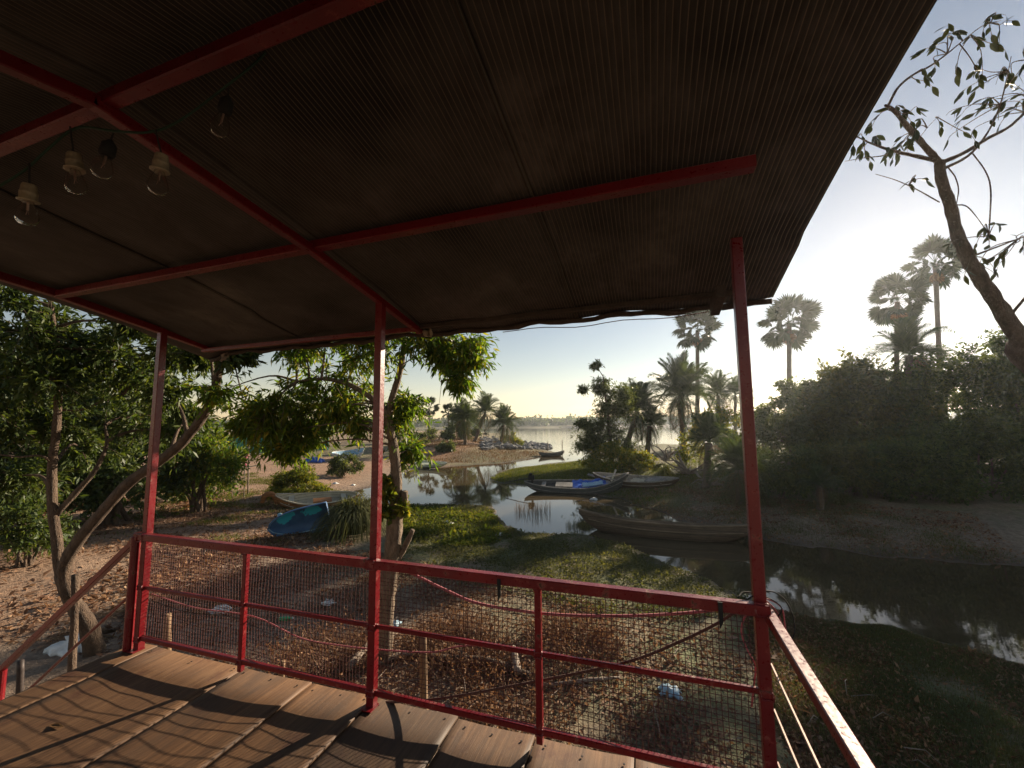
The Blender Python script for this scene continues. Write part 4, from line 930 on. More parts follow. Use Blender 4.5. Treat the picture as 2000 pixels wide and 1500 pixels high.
for (px, py), k, sp in sprays:
    c = atd(px, py, DR+rng.normal()*.10); a = RTP[int(np.argmin(np.linalg.norm(RTP-c, axis=1)))]; n = max(2, k//4); mb = MB()
    for j in range(n):
        e = c+(RT*rng.normal()*sp*.75+UP*rng.normal()*sp*.6)*DR/FPX+FW*rng.normal()*.08; md_ = a*.5+e*.5+UP*rng.uniform(0, .06)+rng.normal(size=3)*.02
        q = smooth_path([a, md_, e, e+unit(e-md_)*.05-UP*.04], 4); mb.tube(q, resamp([.006, .0035, .0015], len(q)), 4, False)
        for i in range(max(2, round(k/n*.85))):
            t = rng.uniform(.35, 1.0); p = q[min(len(q)-1, int(t*len(q)))]; tn = unit(q[min(len(q)-1, int(t*len(q))+1)]-q[max(0, int(t*len(q))-1)])
            if count < 298: put_leaf(p, tn*.7+RT*rng.normal()*.55-UP*rng.uniform(.0, .9)+rng.normal(size=3)*.2, rng.uniform(.075, .135), rt); count += 1
    mb.build('twigs', 'bark', rt, True)

# ------------------------------------------------------------------ palms (each frond is a part sharing mesh data)
def fan_mesh(seed, droop):
    r = np.random.default_rng(seed); V, F = [], []
    V += [(0, -.018, 0), (0, .018, 0), (1.2, .012, -.03), (1.2, -.012, -.03)]; F.append((0, 1, 2, 3))
    n = 26
    for k in range(n):
        a = rad(-128+256*k/(n-1)); L = (.84-.18*abs(a/rad(128))**2)*r.uniform(.9, 1.06); fold = .05*(1 if k % 2 else -1); wd = .050*L+.018
        d = np.array([math.cos(a), math.sin(a), 0]); s = np.array([-math.sin(a), math.cos(a), 0]); c = np.array([1.2, 0, -.03])
        z = -droop*r.uniform(.6, 1.3); o = len(V)
        V += [tuple(c), tuple(c+d*L*.62+s*wd+np.array([0, 0, fold+z*.3])), tuple(c+d*L*.62-s*wd+np.array([0, 0, -fold+z*.3])), tuple(c+d*L+np.array([0, 0, z]))]
        F += [(o, o+1, o+2), (o+1, o+3, o+2)]
    me = bpy.data.meshes.new('frond'); me.from_pydata(V, [], F); return me
def pinnate_mesh(seed, arch):
    r = np.random.default_rng(seed); V, F = [], []; n = 44
    def P(t): return np.array([t*(1-.18*arch*t), 0, .22*t-arch*.62*t*t])
    for i in range(n):
        t0, t1 = i/n, (i+1)/n; w = .014*(1-t0)+.003; a, b = P(t0), P(t1); o = len(V)
        if i % 4 == 0:
            t1 = min(1, (i+4)/n); b = P(t1); V += [tuple(a+[0, -w, 0]), tuple(a+[0, w, 0]), tuple(b+[0, w*.8, 0]), tuple(b+[0, -w*.8, 0])]; F.append((o, o+1, o+2, o+3))
        if t0 < .10: continue
        L = .30*math.sin(math.pi*min(1, t0*1.02)**.75)**.6+.05
        for s in (-1, 1):
            o = len(V); lift = r.uniform(-.10, .16); d = np.array([.55+.35*t0, s*.75, lift+.25]); d /= np.linalg.norm(d); q = a+d*L+np.array([0, 0, -.05*L]); m = a+d*L*.5+np.array([0, 0, .02]); u = np.array([.012, 0, .004])
            V += [tuple(a), tuple(m+u), tuple(q), tuple(m-u)]; F.append((o, o+1, o+2, o+3))
    me = bpy.data.meshes.new('frond'); me.from_pydata(V, [], F); return me
FAN = [fan_mesh(i, .10+.10*i) for i in range(3)]; FANB = []
PIN = [pinnate_mesh(i, .35+.45*i) for i in range(4)]; PIND = []
for me in FAN: d = me.copy(); d.materials.append(MATS['leaf_dead']); FANB.append(d); me.materials.append(MATS['leaf_fan'])
for me in PIN: d = me.copy(); d.materials.append(MATS['leaf_dead']); PIND.append(d); me.materials.append(MATS['leaf_palm'])
def put_frond(me, p, az, el, s, parent, tw=0.0):
    o = bpy.data.objects.new('frond', me); COL.objects.link(o); o.parent = parent; o.matrix_parent_inverse = Matrix.Translation(-Vector(parent.location))
    x = Vector((math.cos(az)*math.cos(el), math.sin(az)*math.cos(el), math.sin(el))); y = Vector((-math.sin(az), math.cos(az), 0)); z = x.cross(y)
    y2 = y*math.cos(tw)+z*math.sin(tw); z2 = x.cross(y2)
    o.matrix_basis = Matrix(((x[0]*s, y2[0]*s, z2[0]*s, p[0]), (x[1]*s, y2[1]*s, z2[1]*s, p[1]), (x[2]*s, y2[2]*s, z2[2]*s, p[2]), (0, 0, 0, 1)))
def trunk_tube(b, c, r0, r1, parent, sway=.0, rough=.04):
    b = np.array(b); c = np.array(c); m = MB(); L = np.linalg.norm(c-b); k = max(8, int(L*2.2)); sw = RT*sway
    P = [b+(c-b)*(i/k)+sw*math.sin(math.pi*i/k) for i in range(k+1)]; R = [(r0+(r1-r0)*min(1, (i/k)**.5*1.2))*(1+(.06 if i % 2 else 0))*(1.35 if i == 0 else 1) for i in range(k+1)]
    m.tube(P, R, 10, True, rough); m.build('trunk', 'palm_bark', parent, True)
def palmyra(px, py, D, rpx, base_py, label, n=34, dead=7, bx=None):
    n = int(n*.95); rpx *= .86
    c = atd(px, py, D); r = rpx*D/FPX; b = atd(px if bx is None else bx, base_py, D); b[2] = H(b[0], b[1])-.2
    t = thing('palmyra_palm', b, label, 'palm tree', 'palmyra palms', None); trunk_tube(b, c+np.array([0, 0, -.1*r]), .27*r/2.3, .17*r/2.3, t)
    s = r/1.95
    for i in range(n):
        f = (i+.5)/n; el = rad(84-138*f+rng.normal()*9); az = i*2.39996+rng.normal()*.25
        put_frond(FAN[rng.integers(3)], c+np.array([0, 0, -.10*r*f]), az, el, s*rng.uniform(.85, 1.12), t, rng.uniform(-1.4, 1.4))
    for i in range(dead):
        put_frond(FANB[2], c+np.array([0, 0, -.22*r]), i*2*math.pi/dead+rng.normal()*.3, rad(-74+rng.normal()*8), s*rng.uniform(.5, .68), t, rng.normal()*.4)
def date_palm(px, py, D, rpx, bpx, bpy_, label, n=38, hang=12, group='date palms', rtr=.16, sway=0.0, base=None):
    c = atd(px, py, D); r = rpx*D/FPX
    if base is None: b = atd(bpx, bpy_, D); b[2] = H(b[0], b[1])-.15
    else: b = np.array(base)
    t = thing('date_palm', b, label, 'palm tree', group, None); trunk_tube(b, c+np.array([0, 0, -.05*r]), rtr*1.2, rtr, t, sway, .10)
    for i in range(n):
        f = (i+.5)/n; el = rad(80-88*f+rng.normal()*7); az = i*2.39996+rng.normal()*.3; k = min(3, int(f*2.2+rng.uniform(0, 1.2)))
        put_frond(PIN[k], c+np.array([0, 0, -.05*r*f]), az, el, r*rng.uniform(.92, 1.12), t, rng.normal()*.3)
    for i in range(hang):
        put_frond((PIND if i % 3 == 0 else PIN)[3], c+np.array([0, 0, -.10*r]), i*2*math.pi/hang+rng.normal()*.3, rad(-38+rng.normal()*14), r*rng.uniform(.75, 1.0), t, rng.normal()*.3)
palmyra(1362, 640, 46, 54, 870, 'tall fan palm standing left of the right red post')
palmyra(1541, 628, 42, 62, 870, 'tall fan palm just right of the right red post')
palmyra(1752, 585, 36, 60, 900, 'fan palm lower left of the pair in front of the sun', 32, 9)
palmyra(1826, 512, 38, 58, 900, 'tallest fan palm of the pair beside the sun glare', 32, 8, 1845)
palmyra(838, 795, 69, 24, 862, 'fan palm at the left end of the spit trees', 26, 6)
palmyra(876, 803, 66, 19, 860, 'small fan palm second from left on the spit', 22, 5)
date_palm(1330, 770, 38, 82, 1335, 878, 'largest date palm with wide arching crown below the tall fan palm', 46, 18, rtr=.22)
date_palm(1245, 800, 33, 62, 1212, 890, 'date palm with dense crown right of the feathery tree', 40, 16, rtr=.2)
date_palm(1270, 830, 32, 44, 1262, 895, 'short date palm leaning beside the dense crowned one', 26, 12, rtr=.18)
date_palm(1402, 770, 46, 48, 1400, 870, 'distant date palm just behind the largest one', 30, 10)
date_palm(1436, 770, 50, 40, 1436, 870, 'distant date palm beside the right red post', 28, 8)
date_palm(907, 818, 45, 40, 909, 882, 'date palm with drooping skirt in front on the spit', 36, 18, 'date palms on the spit')
date_palm(948, 805, 54, 40, 926, 868, 'leaning date palm in the middle of the spit', 34, 10, 'date palms on the spit', .2)
date_palm(984, 828, 52, 40, 977, 868, 'date palm standing on the boulder heap at the spit', 36, 14, 'date palms on the spit')
date_palm(1385, 862, 18.5, 62, 1378, 950, 'young date palm with low feathery crown near the driftwood', 36, 8, rtr=.15)
date_palm(1442, 915, 15.2, 66, 1446, 985, 'low date palm with grassy skirt touching the right post', 40, 22, rtr=.14)
date_palm(1600, 945, 13.8, 44, 1600, 975, 'stemless young date palm spreading at the foot of the bushes', 30, 4, rtr=.1)
date_palm(1775, 690, 22, 75, 1780, 900, 'spiky palm top rising out of the right hand bushes', 30, 4, rtr=.15)

# ------------------------------------------------------------------ trees and shrubs further out
g = 'bushes and trees on the right bank'
def SH(px, py, wpx, hpx, label, mat, ncl, tw, per, ll, lw, name='bank_bush', D=None, droop=.3, cat='bush', grp=g, cr=.30, shape=1.0, dm=.8, lift=0.0):
    b = G(px, py); D_ = float((b-CP)@FW) if D is None else D
    if D is not None: b = atd(px, py, D); b[2] = H(b[0], b[1])
    w, h = wpx*D_/FPX, float(atd(px, py-hpx, D_)[2])-b[2]
    if grp == g: ncl = int(ncl*1.5); ll *= 1.2; lw *= 1.35
    return shrub(name, label, grp, b, w, w*dm, h, ncl, mat, tw, per, ll, lw, droop, cat, 8, lift, cr, shape)
SH(1575, 960, 230, 235, 'rounded dark bush just right of the right post', 'leaf_grey', 44, 40, 13, .15, .034, D=25, cr=.24)
SH(1490, 930, 110, 150, 'pale loose bush showing lake behind the right post', 'leaf_grey', 14, 24, 10, .17, .036, D=28)
SH(1700, 975, 240, 295, 'tall bush below the fan palm pair', 'leaf_olive', 46, 34, 13, .24, .045, D=23, cr=.24)
SH(1850, 985, 260, 340, 'tallest dark bush beneath the leaning trunk', 'leaf_dark', 54, 40, 13, .14, .032, D=21, cr=.22)
SH(2020, 1000, 280, 370, 'dark bush filling the right edge of the bank', 'leaf_dark', 50, 44, 13, .15, .034, D=19)
SH(1530, 965, 170, 105, 'low trailing bush at the sandy foot of the bank', 'leaf_grey', 26, 30, 13, .12, .02, D=16)
SH(1640, 975, 170, 120, 'olive bush midway along the sand strip', 'leaf_olive', 28, 32, 13, .12, .02, D=15.5)
SH(1770, 985, 200, 150, 'low dark bush edging the sand strip', 'leaf_dark', 34, 34, 13, .12, .022, D=15)
SH(1920, 985, 230, 190, 'broad dark bush at the right end of the sand', 'leaf_dark', 38, 36, 13, .12, .022, D=15)
SH(1400, 905, 130, 130, 'yellowish bush between the date palms and the right post', 'leaf_yellow', 22, 26, 10, .12, .035, D=24)
# feathery tree at the creek mouth
bD = 28.0; fb0 = atd(1195, 915, bD); fb0[2] = H(fb0[0], fb0[1])
fl = [(np.vstack([fb0, PXD([(1192, 870), (1188, 810), (1180, 760), (1178, 735)], bD)]), [.18, .14, .1, .06, .03])]
fc = clumps_px([(1180, 745, bD, 16), (1160, 755, bD, 12), (1195, 760, bD, 20), (1200, 785, bD, 22), (1172, 785, bD, 16), (1160, 815, bD, 20), (1185, 820, bD, 28), (1210, 810, bD, 24), (1150, 850, bD, 24), (1175, 860, bD, 30), (1205, 850, bD, 28), (1140, 880, bD, 18), (1165, 890, bD, 26), (1195, 885, bD, 28), (1150, 770, bD, 8), (1178, 728, bD, 8), (1140, 820, bD, 14), (1190, 800, bD, 30), (1180, 835, bD, 34), (1195, 865, bD, 34), (1215, 880, bD, 26), (1170, 875, bD, 30), (1205, 770, bD, 18), (1185, 770, bD, 20), (1150, 865, bD, 20)], .3, 1.25)
tree('feathery_tree', 'dark feathery tree leaning over the creek mouth', None, fb0, fl, fc, 'leaf_grey', 'bark', 60, 16, .22, .028, .2, .04)
SH(1200, 918, 130, 55, 'low yellow green bush at the foot of the feathery tree', 'leaf_yellow', 26, 30, 12, .17, .03, D=26, grp=None)
SH(1245, 918, 70, 40, 'small green bush beside the beached plank ramp', 'leaf_yellow', 12, 24, 10, .16, .03, D=25, grp=None)
# left bank
SH(583, 975, 110, 70, 'bright yellow green bush above the cream lined boat', 'leaf_yellow', 34, 34, 12, .13, .024, 'round_bush', grp=None, droop=.1)
SH(672, 930, 70, 48, 'grey green shrub between the blue heap and the creek', 'leaf_grey', 22, 26, 10, .14, .03, 'round_bush', grp=None)
g2 = 'scrub on the spit'
SH(870, 882, 34, 26, 'round dark shrub on the slope of the spit', 'leaf_grey', 14, 26, 10, .22, .05, 'scrub_bush', grp=g2)
SH(858, 860, 52, 34, 'shrub under the left fan palm of the spit', 'leaf_grey', 14, 26, 10, .26, .06, 'scrub_bush', grp=g2, D=64)
SH(890, 860, 50, 30, 'shrub filling the middle of the spit behind the date palms', 'leaf_grey', 14, 26, 10, .26, .06, 'scrub_bush', grp=g2, D=60)
SH(905, 850, 62, 78, 'tall dark tree behind the spit date palms', 'leaf_dark', 20, 28, 12, .3, .07, 'scrub_tree', grp=None, D=62, cat='tree')
SH(1000, 862, 40, 24, 'yellowish scrub behind the boulder heap', 'leaf_yellow', 12, 22, 10, .24, .05, 'scrub_bush', grp=g2, D=58)
SH(820, 868, 46, 26, 'grey scrub at the left foot of the spit', 'leaf_grey', 12, 22, 10, .22, .05, 'scrub_bush', grp=g2, D=50)
SH(790, 860, 50, 40, 'scrub half hidden behind the acacia leaves', 'leaf_grey', 12, 22, 10, .22, .05, 'scrub_bush', grp=g2, D=48)
g3 = 'background trees on the left'
SH(60, 960, 330, 330, 'dark tree filling the left edge behind the forked tree', 'leaf_dark', 52, 40, 12, .17, .038, 'background_tree', D=12, cat='tree', grp=g3)
SH(230, 950, 260, 300, 'dense dark tree behind the left red post', 'leaf_dark', 50, 40, 12, .17, .038, 'background_tree', D=13, cat='tree', grp=g3)
SH(390, 930, 180, 190, 'smaller green tree behind the slanting pale limb', 'leaf_acacia', 34, 34, 12, .15, .03, 'background_tree', D=15, cat='tree', grp=g3)
SH(560, 890, 200, 140, 'green tree beyond the net fence', 'leaf_acacia', 30, 34, 12, .34, .07, 'background_tree', D=62, cat='tree', grp=g3)
SH(-120, 1000, 260, 420, 'dark tree beyond the left edge', 'leaf_dark', 40, 36, 12, .17, .038, 'background_tree', D=11, cat='tree', grp=g3)
SH(385, 975, 110, 70, 'low leafy bush beneath the slanting limb', 'leaf_acacia', 16, 22, 10, .12, .022, 'round_bush', grp=None)
SH(60, 1000, 170, 60, 'low dark undergrowth below the forked tree', 'leaf_dark', 18, 26, 10, .11, .024, 'round_bush', D=9, grp=None)

# strappy grass clump beside the blue boat and other tufts
def clump(px, py, wpx, hgt, n, mat, label, name='grass_clump', lean=.9, wid=.018, grp=None, D=None, spread=.45, arch=0):
    b = G(px, py) if D is None else atd(px, py, D)
    b[2] = H(b[0], b[1]) if D is None else max(0, H(b[0], b[1])); D_ = float((b-CP)@FW); r = wpx*D_/FPX/2
    a = rng.uniform(0, 6.28, n); q = r*spread*np.sqrt(rng.random(n)); P = np.stack([b[0]+q*np.cos(a), b[1]+q*np.sin(a), np.full(n, b[2]-.03)], 1)
    V, F = fountain(P, r*arch, hgt, wid) if arch else blades(P, hgt, wid, lean); me = np_mesh(name, V, F); o = link(name, me, mat); return tag(o, label, 'grass clump', grp)
clump(692, 1040, 150, 1.25, 1300, 'grass_dark', 'dark strappy grass clump between the blue boat and middle post', spread=.25, arch=1.0, wid=.034)
clump(1042, 1003, 75, .55, 170, 'leaf_dead', 'dry reed tuft standing in the shallow water', 'reed_tuft', .6, .010, D=15.8, spread=1.0)
clump(1130, 1040, 50, .30, 200, 'grass_dark', 'sparse reeds at the left tip of the long brown canoe', 'reed_tuft', .4, .008, D=13.4, spread=1.0)
clump(1480, 985, 80, .6, 420, 'grass_dark', 'grassy tuft right behind the right post', spread=.25, arch=1.0)
clump(1640, 985, 90, .55, 420, 'grass_dark', 'grassy tuft at the sandy foot of the right bushes', spread=.25, arch=1.0)
clump(1300, 930, 60, .8, 300, 'leaf_yellow', 'yellowish grass tuft beside the driftwood', spread=.25, arch=1.0)
# dry brown weeds by the deck
def dryweed(px, py, wpx, hgt, n, label):
    b = G(px, py); D_ = float((b-CP)@FW); r = wpx*D_/FPX/2; t = thing('dry_bush', b, label, 'dry bush', 'dry brown weeds below the railing', None); m = MB()
    for i in range(n):
        a = rng.uniform(0, 6.28); q = r*math.sqrt(rng.random()); p = np.array([b[0]+q*math.cos(a), b[1]+q*math.sin(a), 0]); p[2] = H(p[0], p[1])-.02; d = unit(np.array([math.cos(a)*.6, math.sin(a)*.6, 1.0])+rng.normal(size=3)*.35); P = [p]
        for j in range(3): d = unit(d+rng.normal(size=3)*.3); P.append(P[-1]+d*hgt*rng.uniform(.2, .4))
        m.tube(P, [.004, .003, .0025, .001], 3, False)
    m.build('stems', 'leaf_litter', t)
    P = np.array(m.v)[rng.integers(0, len(m.v), n*4)]; link('dead_leaves', leaf_mesh('dead_leaves', P, rng.normal(size=P.shape), rng.normal(size=P.shape), np.full(len(P), .05), np.full(len(P), .010)), 'leaf_litter', t)
dryweed(900, 1275, 190, .42, 620, 'dry brown weed clump left of the short baluster in the right bay')
dryweed(1125, 1262, 170, .42, 560, 'dry brown weed clump right of the short baluster')
dryweed(640, 1290, 170, .40, 520, 'dry brown weed clump left of the middle post')
dryweed(1010, 1370, 240, .25, 420, 'low dry twigs under the bottom rail beside the log')

# ------------------------------------------------------------------ ground cover (nobody could count it)
def scatter(n, poly_px, cond=None, z=0.0):
    W_ = np.array([onz(*p, z+.25)[:2] for p in poly_px]); lo, hi = W_.min(0), W_.max(0); out = []
    while len(out) < n:
        q = rng.uniform(lo, hi, (n, 2)); ins = np.zeros(len(q), bool)
        for (ax, ay), (bx, by) in zip(W_, np.roll(W_, -1, axis=0)):
            c = (ay > q[:, 1]) != (by > q[:, 1]); ins ^= c & (q[:, 0] < ax+(q[:, 1]-ay)*(bx-ax)/(by-ay+1e-12))
        q = q[ins]
        if cond is not None: q = q[cond(q)]
        if len(q) == 0: break
        out.extend(q.tolist())
    out = np.array(out[:n]); return np.column_stack([out, hmap(out[:, 0], out[:, 1])])
def stuff(name, me, mat, label): return tag(link(name, me, mat), label, None, None, 'stuff')
def litter(name, n, poly, sz, label, mat='leaf_litter', lift=.012, cond=None, flat=.45):
    P = scatter(n, poly, cond); P[:, 2] += lift*rng.random(len(P)); D_ = rng.normal(size=P.shape); D_[:, 2] *= flat; N = rng.normal(size=P.shape)*.45; N[:, 2] += 1
    s = rng.uniform(.35, 1.0, len(P))+rng.exponential(.22, len(P)); return stuff(name, leaf_mesh(name, P, D_, N, sz*s, sz*.22*s, .3), mat, label)
def soft(q, f, seed, thr, wdt=.16): return fbm(q[:, 0]*f, q[:, 1]*f, seed)+wdt*rng.normal(size=len(q)) > thr
def onland(q): return hmap(q[:, 0], q[:, 1]) > .008
dry = lambda q: onland(q) & (shore_dist(q[:, 0], q[:, 1])+2.2*(fbm(q[:, 0]*.6, q[:, 1]*.6, 60)-.45)+1.1*rng.normal(size=len(q)) > 2.3) & soft(q, 1.3, 29, .41, .13)
NEAR = [(230, 1290), (1500, 1560), (1700, 1560), (1480, 1230), (1250, 1170), (800, 1090), (500, 1045), (250, 1090)]
litter('leaf_litter', 60000, NEAR, .055, 'brown fallen leaves covering the ground below the railing', cond=dry)
litter('dry_leaf_litter', 40000, [(-400, 1240), (250, 1300), (700, 1060), (520, 960), (0, 985), (-300, 1000)], .10, 'dry leaves scattered over the earth below the forked tree', cond=lambda q: soft(q, .5, 77, .42))
moss = lambda q: onland(q) & (shore_dist(q[:, 0], q[:, 1])+1.0*rng.normal(size=len(q)) < 4.6+4*(fbm(q[:, 0]*.7, q[:, 1]*.7, 91)-.45)) & soft(q, 1.5, 95, .40, .14)
litter('creeping_plants', 60000, [(760, 970), (980, 980), (1130, 1020), (1420, 1095), (1520, 1150), (1500, 1190), (1200, 1200), (780, 1120)], .06, 'green creeping water weeds on the near bank', 'grass_dark', .05, moss, .7)
litter('water_hyacinth', 16000, [(770, 985), (960, 988), (1000, 1040), (900, 1070), (780, 1040)], .10, 'brighter yellow green weeds at the pond edge', 'grass_blade', .10, lambda q: (shore_dist(q[:, 0], q[:, 1])+.4*rng.normal(size=len(q)) > -.3) & soft(q, 1.2, 17, .42, .12), .8)
def lawn(name, n, poly, h, w, mat, label, cond=None, lean=.7):
    P = scatter(n, poly, cond); V, F = blades(P, h, w, lean); return stuff(name, np_mesh(name, V, F), mat, label)
RBANK = [(1440, 1140), (1560, 1150), (1750, 1185), (2060, 1240), (2300, 1800), (1700, 1700), (1500, 1400)]
lawn('bank_grass', 80000, RBANK, .05, .005, 'grass_dark', 'short dark grass on the near right bank', lambda q: onland(q) & soft(q, 1.2, 33, .33, .16))
litter('bank_litter', 42000, RBANK, .05, 'dead leaves and twigs on the near right bank', cond=lambda q: onland(q) & soft(q, .9, 37, .43, .14))
lawn('island_grass', 26000, [(955, 925), (1000, 912), (1130, 898), (1240, 905), (1200, 945), (1000, 950)], .16, .02, 'grass_blade', 'low yellow green grass on the mud island', onland, .9)
lawn('far_bank_grass', 36000, [(1180, 965), (1330, 930), (1500, 985), (1900, 1040), (2050, 1100), (1500, 1060), (1330, 1020)], .07, .010, 'grass_dark', 'thin dark grass on the far creek bank', lambda q: onland(q) & soft(q, 1.1, 51, .44, .14), .9)
litter('far_bank_litter', 16000, [(1200, 965), (1330, 930), (1500, 985), (1900, 1020), (2050, 1100), (1500, 1060), (1330, 1020)], .09, 'dead leaves on the far creek bank', cond=lambda q: onland(q) & soft(q, .9, 61, .46, .14))
lawn('landing_grass', 14000, [(1170, 965), (1250, 925), (1400, 890), (1470, 930), (1380, 960), (1250, 980)], .14, .016, 'grass_blade', 'thin grass on the landing between the boats and date palms', lambda q: onland(q) & soft(q, .8, 71, .42, .12), .9)
lawn('left_bank_grass', 20000, [(0, 1120), (300, 1080), (640, 1060), (700, 950), (500, 930), (300, 960), (0, 1020)], .10, .012, 'grass_blade', 'patchy grass tufts on the left bank', lambda q: onland(q) & soft(q, .8, 52, .56, .08), .9)
lawn('spit_grass', 20000, [(800, 905), (1000, 898), (1090, 886), (960, 862), (820, 862)], .22, .03, 'leaf_dead', 'dry grass on the spit', lambda q: onland(q) & soft(q, .3, 58, .44, .1), .8)
# dead twigs strewn near the deck
m = MB()
for p in scatter(420, [(240, 1300), (1500, 1560), (1950, 1560), (1600, 1260), (1250, 1180), (800, 1110), (250, 1080)], dry):
    a = rng.uniform(0, 6.28); L = rng.uniform(.12, .5); d = np.array([math.cos(a), math.sin(a), rng.uniform(-.05, .25)]); q = p+d*L/2+rng.normal(size=3)*.03; m.tube([p+[0, 0, .02], q+[0, 0, .03], p+d*L+[0, 0, .02]], [.006, .005, .002], 4, False)
tag(m.build('twig_litter', 'dead_wood'), 'thin dead twigs strewn over the litter', None, None, 'stuff')
# long dry palm fronds at the foot of the stair
for i, (px, py, a) in enumerate([(95, 1240, .3), (60, 1262, .7), (130, 1225, 1.1)]):
    b = G(px, py); o = bpy.data.objects.new('dry_frond', PIND[1]); COL.objects.link(o); o.location = (b[0], b[1], b[2]+.06); o.rotation_euler = (rng.normal()*.2, .05, a); o.scale = (1.3, 1.0, .6)
    tag(o, ['dry palm frond lying below the stair rail, middle of three', 'dry palm frond nearest the deck below the stair rail', 'dry palm frond furthest back by the forked tree'][i], 'palm frond', 'dry fronds by the stair')
# boulder heap on the spit
m = MB()
for i in range(420):
    px = rng.uniform(938, 1075); tt = (px-938)/137; py = rng.uniform(853+14*tt+4*rng.random(), 880-2*tt); b = G(px, py); s = rng.uniform(.14, .36); c = b+np.array([0, 0, s*.25+.5*math.exp(-((px-985)/35)**2)*rng.random()])
    base = np.array([(math.cos(k*1.047+.5*(j % 2))*math.cos(e), math.sin(k*1.047+.5*(j % 2))*math.cos(e), math.sin(e)) for j, e in enumerate((-.6, .25)) for k in range(6)]); P = np.vstack([base, [[0, 0, .85]]])*s*rng.uniform(.7, 1.25, (13, 1))*np.array([1.1, .9, .8])+c
    m.add(P, [(k, (k+1) % 6, 6+(k+1) % 6, 6+k) for k in range(6)]+[(6+k, 6+(k+1) % 6, 12) for k in range(6)])
tag(m.build('boulder_heap', 'rock'), 'grey boulders heaped along the edge of the spit', None, None, 'stuff')
# far wood across the lake
P, Dd, N, LL, WW = [], [], [], [], []
cl = []
for i in range(760):
    az = rng.uniform(rad(-78), rad(62)); d0 = rng.uniform(375, 470); x, y = d0*math.sin(az), d0*math.cos(az)
    if H(x, y) < .3: continue
    h = rng.uniform(3, 7)+(d0-375)*.03; cl.append((np.array([x, y, H(x, y)+h*.55]), np.array([h*.7, h*.7, h*.55])))
P, Dd, N, l, w = clump_leaves(cl, 16, 6, 2.2, .9, .1)
stuff('far_wood', leaf_mesh('far_wood', P, Dd, N, l, w), 'leaf_dark', 'hazy low line of woods along the far lake shore')
m = MB(); xs = np.linspace(-560, 560, 160)
V = []
for x in xs:
    y0 = math.sqrt(max(0, 560**2-x*x*.6)); hh = 8+5*fbm(np.array([x*.02+9]), np.array([1.0]), 71)[0]+2*fbm(np.array([x*.15]), np.array([4.0]), 72)[0]
    V += [(x, y0-30, 0), (x, y0, hh), (x, y0+60, hh*.9), (x, y0+75, -1)]
m.add(V, [(4*i+k, 4*i+4+k, 4*i+5+k, 4*i+1+k) for i in range(159) for k in range(3)]); tag(m.build('hills', 'leaf_dark', None, True), 'low wooded ridge beyond the lake', None, None, 'structure')
# net fence and poles up the left bank
fa, fbp = atd(400, 872, 40), atd(640, 868, 44); nf = thing('net_fence', (fa+fbp)/2, 'green shade net fence seen through the leaves', 'fence', None, None)
m = MB(); n = 40; V = []
for i in range(n+1):
    q = fa+(fbp-fa)*i/n; z = H(q[0], q[1]); s = .12*math.sin(i*1.3)
    for k in range(5): V.append((q[0]+s*.3*math.sin(k), q[1]+s, z+.05+1.75*k/4-(.12*math.sin(i*.8)**2 if k == 4 else 0)))
m.add(V, [(i*5+k, i*5+5+k, i*5+6+k, i*5+1+k) for i in range(n) for k in range(4)]); o = m.build('net', 'green_net', nf, True); q = o.modifiers.new('thickness', 'SOLIDIFY'); q.thickness = .01
for i in range(7):
    q = fa+(fbp-fa)*i/6; m = MB(); z = H(q[0], q[1]); m.tube([(q[0], q[1]-.15, z-.2), (q[0], q[1]-.15, z+2.0)], .04, 6); m.build('fence_post', 'stake_wood', nf)
def pole(px, py0, py1, D, r, label, cat='pole', grp='thin poles', lean=0, mat='dead_wood'):
    b = atd(px, py1, D); a = atd(px+lean, py0, D); b[2] = H(b[0], b[1])-.2; m = MB(); m.tube([b, b*.5+a*.5, a], r, 6); tag(m.build('pole', mat, None, True), label, cat, grp)
pole(486, 868, 940, 19, .035, 'pale pole holding the pink cloth on the left bank')
pole(455, 920, 950, 18, .02, 'short thin pole left of the pink cloth')
pole(478, 915, 952, 18, .02, 'thin pole close beside the pink cloth pole')
pole(1070, 862, 884, 52, .05, 'left fishing stake standing in the lake', grp='stakes in the lake')
pole(1098, 860, 884, 52, .05, 'right fishing stake standing in the lake', grp='stakes in the lake')
q = atd(483, 895, 18.9); V = [(q[0]-.12+.06*math.sin(j)+.24*k/4*(1-.08*j), q[1]-.06+.05*math.sin(k*2+j), q[2]+.35-.75*j/7) for j in range(8) for k in range(5)]
m = MB(); m.add(V, [(j*5+k, j*5+k+1, j*5+k+6, j*5+k+5) for j in range(7) for k in range(4)]); o = m.build('cloth', 'pink_cloth', None, True); s_ = o.modifiers.new('thickness', 'SOLIDIFY'); s_.thickness = .01; tag(o, 'pink cloth hung on a pole on the left bank', 'cloth')
m = MB(); a, b = atd(462, 915, 18), atd(510, 908, 18.6); m.beam(a, b, .04, .04); tag(m.build('cross_pole', 'boat_cream', None), 'horizontal pale pole tied at the pink cloth', 'pole')
